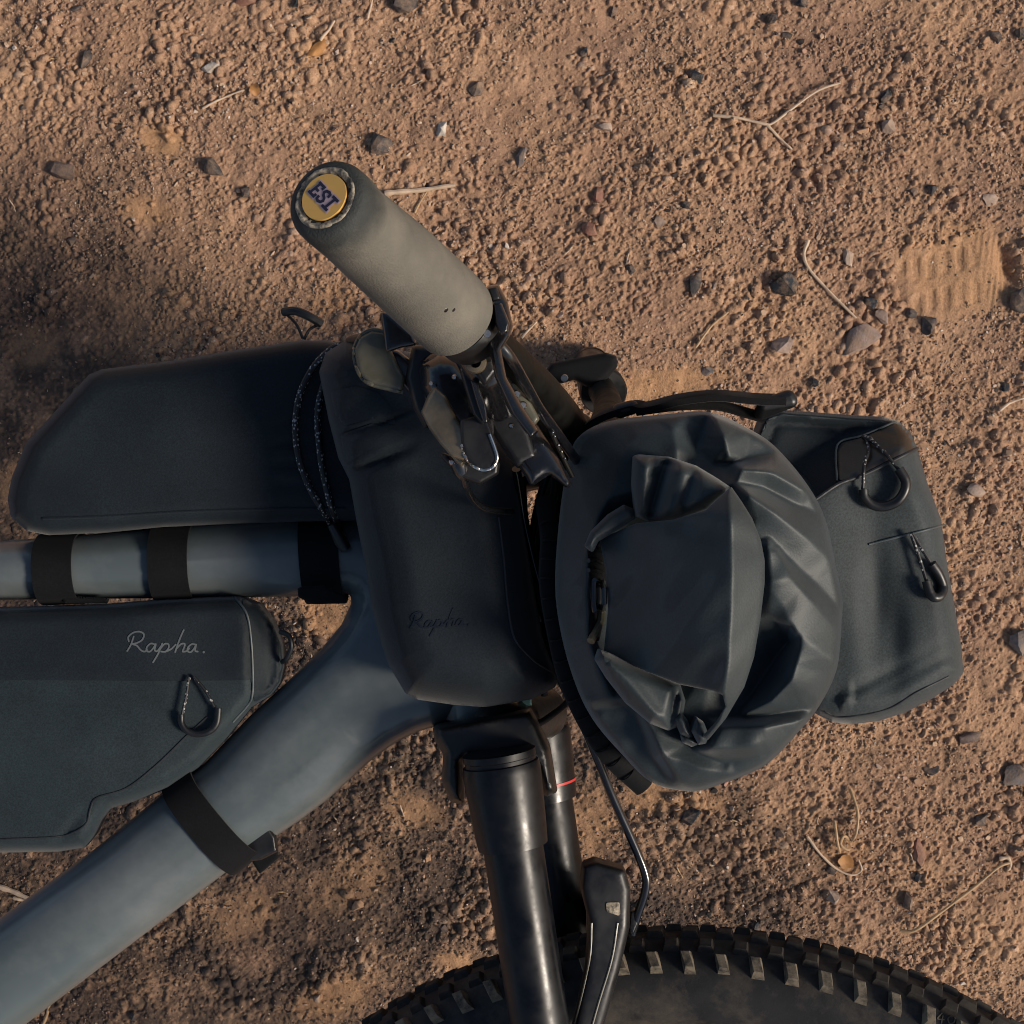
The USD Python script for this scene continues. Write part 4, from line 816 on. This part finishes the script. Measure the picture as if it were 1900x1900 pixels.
obj('edge_seam', tube(fb.line([(436, 1108), (458, 1140), (466, 1190), (469, 1250), (468, 1290), (460, 1308), (432, 1340)], 0.0010), 0.0007, 8), SEAML, fbt)
obj('lower_seam', tube(fb.line([(385, 1330), (350, 1362), (290, 1420), (235, 1462), (180, 1480), (168, 1500), (160, 1528), (135, 1545), (100, 1553), (0, 1557), (-60, 1558)], 0.0003, 8), 0.00055, 6), SEAM, fbt)
rapha = [[(248, 1181), (243, 1196), (236, 1208)], [(239, 1190), (238, 1182), (247, 1174), (259, 1172), (267, 1177), (264, 1187), (254, 1193), (246, 1195), (254, 1198), (261, 1206), (268, 1209), (273, 1206)],
         [(288, 1196), (280, 1194), (273, 1200), (272, 1207), (278, 1209), (285, 1202), (289, 1195), (287, 1206), (292, 1208), (298, 1200)],
         [(301, 1194), (294, 1212), (284, 1229)], [(298, 1203), (305, 1195), (312, 1195), (313, 1202), (307, 1209), (299, 1209)], [(310, 1208), (318, 1204), (326, 1196)],
         [(341, 1169), (334, 1184), (325, 1210)], [(328, 1203), (336, 1195), (343, 1195), (341, 1203), (339, 1209), (346, 1208), (351, 1203)],
         [(363, 1196), (356, 1195), (349, 1201), (348, 1208), (354, 1210), (361, 1202), (364, 1196), (362, 1207), (367, 1209)], [(378, 1210)]]
class OnFlap:
    def zi(s, px, py): return fb.zi(px, py) + 0.0022
obj('script_lettering', strokes(OnFlap(), rapha, 3.0, 0.0004, 0.0010), PRINT, fbt, smooth=False)
pl = obj('pull_loop', tube(fb.line([(336, 1326), (337, 1342), (347, 1356), (366, 1362), (388, 1357), (402, 1342), (406, 1314)], 0.0042), 0.0020, 12), BLACK, fbt)
for l in ([(351, 1256), (346, 1290), (338, 1326)], [(360, 1256), (380, 1280), (398, 1312)]):
    obj('pull_cord', tube(fb.line(l, 0.0044), 0.0010, 8), CORD, pl)
obj('side_loop', tube(catmull([P(520, 1172, .425), P(536, 1180, .428), P(541, 1200, .428), P(532, 1222, .425), P(524, 1228, .42)], 6), 0.0016, 10), BLACK, fbt)
# strap round the down tube
def tube_strap(A, B, half, zt, name, parent, d):
    mid = (A + B) / 2; vd = A - B; hh = np.linalg.norm(vd) / 2; vd /= 2 * hh
    a = np.linspace(0, 2 * np.pi, 64, endpoint=False); n = 64
    pw_ = lambda v, e: math.copysign(abs(v) ** e, v)
    loop = np.array([mid + vd * hh * pw_(math.cos(t), 0.8) + np.array([0, 0, zt]) * pw_(math.sin(t), 0.8) for t in a])
    V = np.vstack([loop - d * half, loop + d * half, (loop - mid) * 0.955 + mid - d * half, (loop - mid) * 0.955 + mid + d * half])
    i0 = np.arange(n); i1 = (i0 + 1) % n
    qd = lambda p, r_: [np.stack([p * n + i0, p * n + i1, r_ * n + i1], 1), np.stack([p * n + i0, r_ * n + i1, r_ * n + i0], 1)]
    m = trimesh.Trimesh(V, np.vstack(qd(0, 1) + qd(3, 2) + qd(2, 0) + qd(1, 3)), process=False)
    if m.volume < 0: m.invert()
    return obj(name, m, BLACKF, parent)
dd = np.array([0.79, 0.61, 0]); dd /= np.linalg.norm(dd)
st = tube_strap(P(330, 1436, ZB), P(466, 1600, ZB), 0.0108, 0.0275, 'down_tube_strap', fbt, dd)
bk = Puff([(446, 1560), (480, 1545), (498, 1530), (512, 1552), (516, 1580), (484, 1596), (464, 1598), (420, 1600), (404, 1588)], ZB + 0.008, 8, 0.0065, 3, round_=4, res=6)
obj('buckle', bk.mesh, BLACK, st, smooth=True)
obj('strap_tail', Puff([(462, 1590), (514, 1566), (517, 1592), (482, 1622), (472, 1606)], ZB - 0.004, 6, 0.0016, 3, round_=2, res=6).mesh, BLACKF, st)

# ------------------------------------------------------------------ stem bag
sb = thing('stem_bag', 'tall dark navy drawstring bag hanging beside the head tube', 'bag', P(850, 1060, 0.46))
so = [(592, 690), (604, 655), (640, 632), (700, 640), (790, 660), (880, 740), (940, 830), (962, 880), (968, 950), (985, 1060), (1005, 1180), (1035, 1262), (1030, 1276), (985, 1298), (900, 1312), (845, 1308), (775, 1298), (752, 1286), (720, 1232), (706, 1190), (690, 1130), (676, 1040), (662, 970), (648, 890), (628, 850), (610, 780)]
def sb_extra(px, py):
    col = np.clip((830 - py) / 60, 0, 1)
    gath = 0.004 * np.sin((py * 0.93 + px * 0.30) / 30.0) * col + 0.0022 * np.sin((py * 0.8 + px * 0.9) / 13.0) * np.clip((720 - px) / 80, 0, 1) * col
    side = -0.035 * np.clip((px - (935 + (py - 900) * 0.10)) / 70, 0, 1) * np.clip((1330 - py) / 80, 0, 1)
    w = 0.004 * (meshkit.noise(np.stack([px / 110, py / 150, 0 * px + 7], -1), 14) - 0.5)
    fold = -0.005 * np.exp(-((py - 795 + (px - 680) * 0.35) / 9) ** 2) * np.clip((800 - px) / 60, 0, 1) - 0.006 * np.exp(-((py - 875 + (px - 660) * 0.45) / 10) ** 2) * np.clip((780 - px) / 60, 0, 1)
    return gath + side + w + fold
sbp = Puff(so, 0.468, 95, 0.050, 2.5, round_=10, res=8, extra=sb_extra, Tb=0.045)
obj('body', sbp.mesh, NAVY, sb, smooth=True)
obj('collar_band', sbp.decal([(613, 726), (660, 716), (700, 728), (728, 760), (735, 790), (690, 776), (640, 790), (622, 770)], 0.0006, 0.002, 7), NAVY, sb)
obj('collar_band', sbp.decal([(632, 806), (690, 786), (740, 800), (745, 818), (690, 832), (640, 862)], 0.0010, 0.002, 7), NAVY, sb)
obj('side_seam', tube(sbp.line([(925, 960), (935, 1040), (942, 1120), (955, 1185), (990, 1225), (1020, 1245)], 0.0004), 0.0006, 8), SEAM, sb)
mapr = lambda p: (762 + (p[0] - 236) * 0.76, 1136 + (p[1] - 1171) * 0.80 - (p[0] - 236) * 0.05)
obj('script_lettering', strokes(sbp, rapha, 3.2, 0.0004, 0.0012, mapr), PRINTD, sb, smooth=False)
cz = lambda px, py: np.maximum(tb.zi(px, py), 0.41) + 0.003 + 0.03 * np.exp(-(((np.asarray(px) - 655) / 40) ** 2 + ((np.asarray(py) - 640) / 40) ** 2))
for l in ([(655, 634), (615, 648), (580, 684), (556, 735), (548, 795), (556, 855), (578, 912), (606, 958), (628, 1000)], [(660, 642), (632, 660), (604, 705), (590, 760), (592, 825), (600, 880), (612, 930), (628, 975), (640, 1004)]):
    q = catmull(l, 12); z = gaussian_filter(cz(q[:, 0], q[:, 1]), 4, mode='nearest'); obj('draw_cord', tube(P(q[:, 0], q[:, 1], z), 0.0021, 10), CORD, sb)
obj('cord_lock', tube(P(np.array([616, 632, 641]), np.array([972, 1002, 1018]), np.array([.431, .428, .426])), np.array([.0030, .0042, .0036]), 12), BLACK, sb)
obj('cord_toggle', hull((P(655, 636, .478), .0045), (P(690, 628, .50), .0042)), BLACK, sb)

# ------------------------------------------------------------------ handlebar roll
hb = thing('handlebar_roll', 'round slate roll top bag end with twisted folds, strapped to the handlebar', 'bag', P(1290, 1110, 0.40))
ho = [(1052, 860), (1072, 812), (1128, 782), (1240, 768), (1318, 765), (1390, 796), (1442, 832), (1500, 902), (1532, 965), (1550, 1045), (1563, 1110), (1562, 1150), (1553, 1240), (1520, 1310), (1480, 1360), (1420, 1420), (1345, 1452), (1285, 1468), (1210, 1452), (1150, 1395), (1100, 1335), (1068, 1270), (1042, 1180), (1030, 1085), (1038, 960)]
ho = [tuple(p) for p in catmull(ho + ho[:1], 5)[:-1]]
gxx, gyy = np.arange(1000, 1600, 2.0), np.arange(730, 1500, 2.0)
GXX, GYY = np.meshgrid(gxx, gyy, indexing='ij')
ZR = 0.545
panel = [(1112, 1000), (1150, 984), (1180, 971), (1250, 964), (1310, 946), (1346, 912), (1357, 903), (1376, 930), (1396, 962), (1412, 1003), (1419, 1040), (1419, 1080), (1411, 1150), (1399, 1220), (1381, 1275), (1347, 1333), (1314, 1373), (1303, 1366), (1330, 1338), (1346, 1310), (1341, 1290), (1326, 1283), (1262, 1270), (1204, 1248), (1120, 1212), (1128, 1130), (1124, 1060)]
crease = [  # creases of the cloth around the end: pixel, millimetres
    [(1240, 768, 7), (1318, 765, 11), (1390, 796, 8), (1449, 838, 3), (1500, 902, 11), (1526, 956, 3), (1545, 1030, 11), (1567, 1140, 3), (1558, 1220, 11), (1518, 1314, 3), (1480, 1360, 11), (1420, 1420, 9), (1345, 1452, 8), (1285, 1466, 5), (1262, 1462, 1), (1210, 1452, 3), (1150, 1395, 4), (1100, 1335, 3), (1068, 1270, 2), (1042, 1180, 0), (1030, 1085, 0), (1038, 960, 0), (1052, 860, 0), (1074, 812, 0), (1128, 782, 3), (1240, 768, 7)],
    [(1296, 866, 16), (1360, 859, 13), (1449, 838, 3)], [(1375, 868, 36), (1432, 876, 30), (1490, 908, 17)], [(1364, 897, 34), (1414, 904, 22), (1466, 932, 14), (1526, 956, 3)], [(1390, 918, 46), (1440, 952, 39), (1500, 1000, 25), (1540, 1040, 14)],
    [(1402, 962, 38), (1421, 990, 34), (1457, 1031, 27), (1517, 1087, 15), (1567, 1140, 3)], [(1442, 1020, 38), (1470, 1074, 37), (1512, 1120, 28), (1552, 1170, 13)], [(1428, 1010, 41), (1430, 1080, 42), (1426, 1140, 32)], [(1450, 1120, 36), (1476, 1176, 34), (1512, 1200, 26), (1548, 1230, 13)],
    [(1466, 1188, 6), (1440, 1222, 0), (1408, 1272, -2), (1374, 1322, 3)], [(1484, 1200, 30), (1468, 1262, 28), (1430, 1302, 25), (1384, 1322, 20)], [(1348, 1333, 8), (1420, 1327, 9), (1518, 1314, 3)], [(1340, 1350, 24), (1420, 1348, 25), (1490, 1336, 14)], [(1318, 1390, 28), (1400, 1384, 24), (1460, 1362, 14)],
    [(1268, 1384, 13), (1340, 1414, 12), (1410, 1402, 14)], [(1262, 1410, 18), (1300, 1428, 17), (1345, 1434, 13)], [(1198, 1336, 20), (1228, 1398, 23), (1268, 1454, 10)], [(1190, 1346, 9), (1214, 1408, 6), (1244, 1454, 1)], [(1116, 1330, 9), (1150, 1372, 8)],
    [(1072, 1320, 2), (1130, 1314, 8), (1186, 1306, 13)], [(1074, 1300, 7), (1130, 1299, 17), (1184, 1290, 19)], [(1062, 1190, 8), (1054, 1090, 8), (1060, 980, 8), (1080, 892, 9)], [(1094, 1190, 17), (1090, 1100, 16), (1094, 1020, 19), (1112, 958, 19), (1142, 900, 19), (1152, 850, 17), (1180, 806, 14)],
    [(1320, 770, 13), (1344, 812, 25), (1352, 848, 23)], [(1312, 776, 4), (1300, 815, 6), (1290, 850, 12)], [(1246, 792, 15), (1256, 832, 21)], [(1180, 840, 17), (1230, 842, 19)], [(1150, 1000, -8), (1128, 1100, -12), (1148, 1180, -10)], [(1250, 1000, 2), (1250, 1200, 2)], [(1330, 1000, 16), (1330, 1200, 14)], [(1392, 1000, 34), (1398, 1080, 34), (1392, 1150, 24)], [(1200, 905, 18), (1300, 905, 24)], [(1200, 1290, 17), (1262, 1310, 8), (1310, 1330, 8)]]
cp = []
for l in crease:
    l = np.array(l, float); c = np.concatenate([[0], np.cumsum(np.linalg.norm(np.diff(l[:, :2], axis=0), axis=1))]); s_ = np.linspace(0, c[-1], max(int(c[-1] / 8), 2))
    cp.append(np.stack([np.interp(s_, c, l[:, i]) for i in range(3)], 1))
cp = np.vstack(cp); cp = cp[np.unique(np.round(cp[:, :2] / 2), axis=0, return_index=True)[1]]
hb_ = LinearNDInterpolator(cp[:, :2], cp[:, 2] / 1000.0, fill_value=0.002)(GXX, GYY)
hm = 0.0014 * (meshkit.noise(np.stack([GXX / 45, GYY / 45, 0 * GXX], -1), 31) - 0.5) + 0.8 * gaussian_filter(hb_, 1.3) + 0.2 * gaussian_filter(hb_, 6)
hm += 0.0009 * np.sin((GXX * 0.8 + GYY * 0.6) / 11.0) * np.clip(meshkit.noise(np.stack([GXX / 80, GYY / 80, 0 * GXX], -1), 34) - 0.55, 0, 1) * 3
hi_ = RegularGridInterpolator((gxx, gyy), hm, bounds_error=False, fill_value=0.0)
roll = Puff(ho, ZR, 16, 0.006, 2.0, round_=6, res=3.4, edge=4, fade=6, tilt=(0.00005, 0), extra=lambda px, py: hi_(np.stack([px, py], -1)), Tb=0.02)
end = obj('rolled_end', roll.mesh, ROLLF, hb, smooth=True)
# standing fold of the rolled closure: a dark panel falling away to the left of a ridge, a narrow strip to its right
from scipy.interpolate import PchipInterpolator
_xr = PchipInterpolator([880, 960, 1060, 1200, 1280, 1335, 1385], [1351, 1357, 1360, 1354, 1346, 1338, 1300])
_hr = PchipInterpolator([880, 915, 960, 1060, 1200, 1280, 1330, 1385], [50, 64, 73, 76, 71, 62, 51, 36])
def panel_z(px, py):
    xr = _xr(np.clip(py, 880, 1385)); hr = _hr(np.clip(py, 880, 1385)) / 1000
    dl = np.maximum(xr - px, 0); dr = np.maximum(px - xr, 0)
    s = np.sqrt(dl * dl + 14) - math.sqrt(14)
    belly = 0.005 * np.sin(np.clip(dl / 230, 0, 1) * np.pi)
    wr = 0.0034 * (meshkit.noise(np.stack([(px * 0.8 + py * 0.6) / 40, (py * 0.8 - px * 0.6) / 95, 0 * px + 5], -1), 33) - 0.5) + 0.0012 * np.sin((py * 0.94 - px * 0.5) / 16.0) * np.exp(-((py - 975) / 40) ** 2)
    return hr - 0.00026 * s + belly - 0.00030 * dr + wr
fold = Puff(panel, ZR, 7, 0.0022, 2.0, round_=2, res=5, edge=3, zf=panel_z, Tb=0.0022)
obj('standing_fold', fold.mesh, ROLLF, end, smooth=True)
def groove(line, dep, wid):
    L = LineString(catmull(line, 8))
    return lambda px, py: -dep * np.exp(-(shapely.distance(shapely.points(np.column_stack([px, py])), L) / wid) ** 2)
g1_ = groove([(1244, 840), (1224, 895), (1204, 968)], 0.012, 15); g2_ = groove([(1215, 845), (1212, 880)], 0.003, 8); g3_ = groove([(1290, 870), (1275, 920), (1262, 955)], 0.004, 12)
upper = Puff([(1174, 846), (1184, 843), (1240, 847), (1292, 864), (1332, 888), (1356, 904), (1350, 918), (1310, 947), (1250, 965), (1205, 969), (1178, 958), (1171, 900)], ZR + 0.030, 24, 0.020, 2.0, round_=4, res=4, edge=3, extra=lambda x, y: g1_(x, y) + g2_(x, y) + g3_(x, y), tilt=(0.00012, 0), Tb=0.03)
obj('upper_roll', upper.mesh, ROLLF, end, smooth=True)
g4_ = groove([(1262, 1270), (1250, 1310), (1246, 1352)], 0.006, 8); g5_ = groove([(1120, 1222), (1170, 1270), (1215, 1330)], -0.003, 14)
lower = Puff([(1110, 1204), (1130, 1211), (1205, 1247), (1262, 1269), (1272, 1300), (1264, 1346), (1240, 1356), (1205, 1342), (1160, 1304), (1124, 1258), (1103, 1224)], ZR + 0.022, 26, 0.014, 2.0, round_=4, res=4, edge=3, extra=lambda x, y: g4_(x, y) + g5_(x, y), Tb=0.03)
obj('lower_roll', lower.mesh, ROLLF, end, smooth=True)
for o_, z_ in (([(1250, 1334), (1262, 1318), (1276, 1336), (1286, 1368), (1278, 1372), (1262, 1362)], 0.026), ([(1282, 1356), (1292, 1330), (1306, 1340), (1316, 1366), (1310, 1380), (1296, 1382)], 0.030), ([(1262, 1362), (1284, 1366), (1300, 1380), (1284, 1386), (1266, 1378)], 0.024)):
    obj('pleat', Puff(o_, ZR + z_, 10, 0.008, 1.8, round_=2, res=4, edge=3, Tb=0.02).mesh, ROLLF, end, smooth=True)
obj('left_lip', Puff([(1176, 944), (1179, 962), (1142, 986), (1110, 1005), (1100, 1026), (1084, 1014), (1096, 986), (1128, 954), (1158, 936)], ZR + 0.022, 12, 0.008, 2.0, round_=4, res=4, edge=3, Tb=0.02).mesh, ROLLF, end, smooth=True)
g = rounded(ho, 6)
# the roll itself runs down past the bars to its other end
g = rounded(ho, 6); bd = ring_points(g.buffer(-2), 10); c0 = np.array(g.centroid.coords[0])
V = []; lv = [(ZR - 0.014, 0.985), (ZR - 0.03, 0.998), (0.45, 1.0), (0.30, 0.99), (0.22, 0.95), (0.205, 0.80)]
base = P(bd[:, 0], bd[:, 1], ZR); cc_ = P(c0[0], c0[1], ZR)
for z, k in lv:
    r = cc_ + (base - cc_) * k; r[:, 2] = z + 0.00005 * (bd[:, 0] - c0[0]) * (z > 0.5); r[:, 0] += (ZR - z) * math.tan(ST) * 0.6; V.append(r)
n = len(bd); i0 = np.arange(n); i1 = (i0 + 1) % n; F = []
for i in range(len(lv) - 1): F += [np.stack([i * n + i0, i * n + i1, (i + 1) * n + i1], 1), np.stack([i * n + i0, (i + 1) * n + i1, (i + 1) * n + i0], 1)]
k = n * len(lv); V = np.vstack(V + [V[-1].mean(0)[None], (V[0].mean(0) - [0, 0, .004])[None]])
F += [np.stack([(len(lv) - 1) * n + i0, (len(lv) - 1) * n + i1, np.full(n, k)], 1), np.stack([i1, i0, np.full(n, k + 1)], 1)]
m = trimesh.Trimesh(V, np.vstack(F), process=False); m.fix_normals()
obj('roll_body', m, ROLLF, hb, smooth=50)
# closing buckle at the left of the rolled end
def rollz(px, py, off): return P(px, py, np.maximum(roll.zi(px, py), np.where(np.asarray(px) > 1118, fold.zi(px, py), 0)) + off)
bl = obj('closing_strip', roll.decal([(1086, 1002), (1112, 1000), (1122, 1040), (1126, 1080), (1124, 1130), (1112, 1190), (1090, 1188), (1100, 1120), (1096, 1060)], 0.0022, 0.003, 6), BLACKF, hb)
obj('buckle', tube(np.vstack([rollz(np.array(a), np.array(b), 0.0070) for a, b in [(1103, 1078), (1118, 1080), (1121, 1095), (1121, 1118), (1117, 1131), (1103, 1132), (1102, 1110), (1103, 1078)]]), 0.0016, 10), GLOSS, hb)
obj('buckle_tongue', hull((rollz(1110, 1092, .005), .0022), (rollz(1110, 1120, .005), .0022)), BLACK, hb)
obj('buckle_webbing', tube(rollz(np.array([1116, 1114, 1104, 1096]), np.array([1134, 1155, 1175, 1190]), 0.0045), 0.0022, 8), OLIVE, hb)
for yy in (1018, 1040, 1058):
    obj('buckle_rib', tube(rollz(np.array([1092, 1104, 1116]), np.array([yy, yy - 2, yy + 4]), 0.0036), 0.0012, 8), BLACK, hb)
# laced hem on the side towards the stem
hem = catmull([P(1012, 925, .50), P(1022, 1000, .515), P(1020, 1080, .52), P(1034, 1170, .52), P(1056, 1260, .515), P(1092, 1340, .51), P(1135, 1405, .50), P(1195, 1462, .49)], 12)
hw = obj('harness_hem', tube(hem, 0.0046, 10, section=[(math.cos(t) * 1.3, math.sin(t) * 0.7) for t in np.linspace(0, 2 * np.pi, 14, endpoint=False)]), BLACKF, hb)
for i in range(8, len(hem) - 4, 5):
    t = hem[i + 1] - hem[i - 1]; t /= np.linalg.norm(t)
    obj('lacing', lathe([(0, .0044), (0, .0054), (1, .0054), (1, .0044)], hem[i] - t * .0005, hem[i] + t * .0005, 14), BLACKF, hw)
obj('harness_panel', Puff([(992, 952), (1022, 880), (1060, 860), (1060, 1000), (1050, 1150), (1090, 1300), (1050, 1300), (1012, 1220), (985, 1100)], 0.42, 20, 0.02, 2.5, res=10).mesh, BLACKF, hb)
# compression strap over the top
sp = catmull([P(1092, 792, .50), P(1118, 772, .51), P(1172, 754, .515), P(1200, 756, .518), P(1262, 741, .52), P(1330, 734, .522), P(1400, 740, .522), P(1455, 742, .522)], 10)
obj('compression_strap', tube(sp, 0.0046, 10, section=[(a * 0.75, b * 1.9) for a, b in [(-.5, -.8), (.5, -.8), (.7, -.5), (.7, .5), (.5, .8), (-.5, .8), (-.7, .5), (-.7, -.5)]], up=(0, 0, 1)), BLACKF, hb)
obj('compression_strap', tube(catmull([P(1180, 762, .51), P(1260, 752, .51), P(1330, 752, .51), P(1385, 766, .51), P(1420, 776, .51)], 10), 0.0030, 10), BLACKF, hb)
obj('strap_loop', hull((P(1418, 752, .522), .0040), (P(1462, 738, .522), .0042), (P(1466, 744, .522), .004), (P(1412, 765, .515), .004)), BLACK, hb)
obj('strap_slider', hull((P(1150, 762, .516), .0042), (P(1172, 756, .518), .0040)), BLACK, hb)

# ------------------------------------------------------------------ pouch on the front of the roll
fp = thing('front_pouch', 'grey accessory pouch with two cord pulls in front of the round roll bag', 'bag', P(1640, 1060, 0.50))
po = [(1400, 815), (1416, 772), (1450, 760), (1500, 764), (1580, 770), (1638, 773), (1668, 782), (1690, 803), (1702, 832), (1722, 900), (1746, 962), (1758, 1050), (1772, 1130), (1784, 1200), (1788, 1248), (1770, 1270), (1730, 1296), (1680, 1322), (1630, 1338), (1580, 1344), (1545, 1340), (1516, 1326), (1470, 1290), (1440, 1150), (1420, 950)]
def po_extra(px, py):
    w = 0.0045 * (meshkit.noise(np.stack([px / 90, py / 150, 0 * px + 2], -1), 41) - 0.5)
    dent = -0.006 * np.exp(-(((px - 1625) / 26) ** 2 + ((py - 1130) / 110) ** 2)) - 0.004 * np.exp(-(((px - 1660) / 24) ** 2 + ((py - 1180) / 90) ** 2))
    top = -0.022 * np.clip(((1515 - px) * 0.12 + (925 - (px - 1515) * 0.48) - py) / 90, 0, 1)
    ridge = 0.003 * np.exp(-(((px - 1600) * 0.5 + (py - 1285)) / 14) ** 2) * (px > 1560)
    low = -0.004 * np.exp(-(((px - 1640) * 0.45 + (py - 1262)) / 18) ** 2) * (px > 1580)
    return w + dent + top + ridge + low
pp = Puff(po, 0.488, 46, 0.036, 2.6, round_=8, res=7, extra=po_extra, Tb=0.05)
obj('body', pp.mesh, SLATE, fp, smooth=True)
flp = obj('top_panel', pp.decal([(1410, 806), (1424, 776), (1452, 767), (1580, 777), (1640, 780), (1658, 786), (1592, 812), (1560, 820), (1553, 834), (1552, 895), (1516, 920), (1500, 890), (1440, 830)], 0.0006, 0.002, 7), NAVY, fp)
zp = obj('zip_garage', pp.decal([(1556, 892), (1553, 840), (1562, 822), (1600, 812), (1660, 786), (1676, 790), (1692, 808), (1700, 830), (1640, 858), (1590, 884)], 0.0012, 0.003, 6, round_=4), ZIPF, fp)
obj('flap_edge', tube(pp.line([(1514, 926), (1556, 898), (1600, 882), (1650, 858), (1702, 832)], 0.0010), 0.0010, 8), SEAM, fp)
obj('garage_edge', tube(pp.line([(1553, 892), (1551, 838), (1562, 818), (1600, 808), (1660, 783)], 0.0012), 0.0006, 8), SEAML, fp)
obj('cross_seam', tube(pp.line([(1612, 1010), (1660, 998), (1700, 988), (1752, 974)], 0.0004), 0.0006, 8), SEAML, fp)
obj('side_seam', tube(pp.line([(1530, 1320), (1560, 1330), (1640, 1318), (1700, 1285), (1760, 1255)], 0.0004), 0.0006, 8), SEAM, fp)
p1 = obj('pull_loop', tube(pp.line([(1602, 908), (1604, 922), (1618, 936), (1640, 940), (1664, 931), (1678, 912), (1680, 892), (1668, 870)], 0.0048), 0.0027, 12), BLACK, fp)
for l in ([(1606, 812), (1612, 835), (1604, 860), (1601, 908)], [(1610, 812), (1634, 832), (1652, 852), (1668, 872)]):
    obj('pull_cord', tube(pp.line(l, 0.0045), 0.0010, 8), CORD, p1)
obj('cord_knot', hull((pp.at(1603, 811, .004), .0016), (pp.at(1614, 816, .0045), .0018)), CORD, p1)
p2 = obj('pull_loop', tube(pp.line([(1719, 1078), (1724, 1096), (1732, 1108), (1744, 1106), (1750, 1090), (1742, 1066), (1729, 1046)], 0.0050), 0.0026, 12), BLACK, fp)
for l in ([(1690, 990), (1704, 1030), (1719, 1078)], [(1692, 989), (1710, 1018), (1729, 1048)]):
    obj('pull_cord', tube(pp.line(l, 0.0045), 0.0010, 8), CORD, p2)
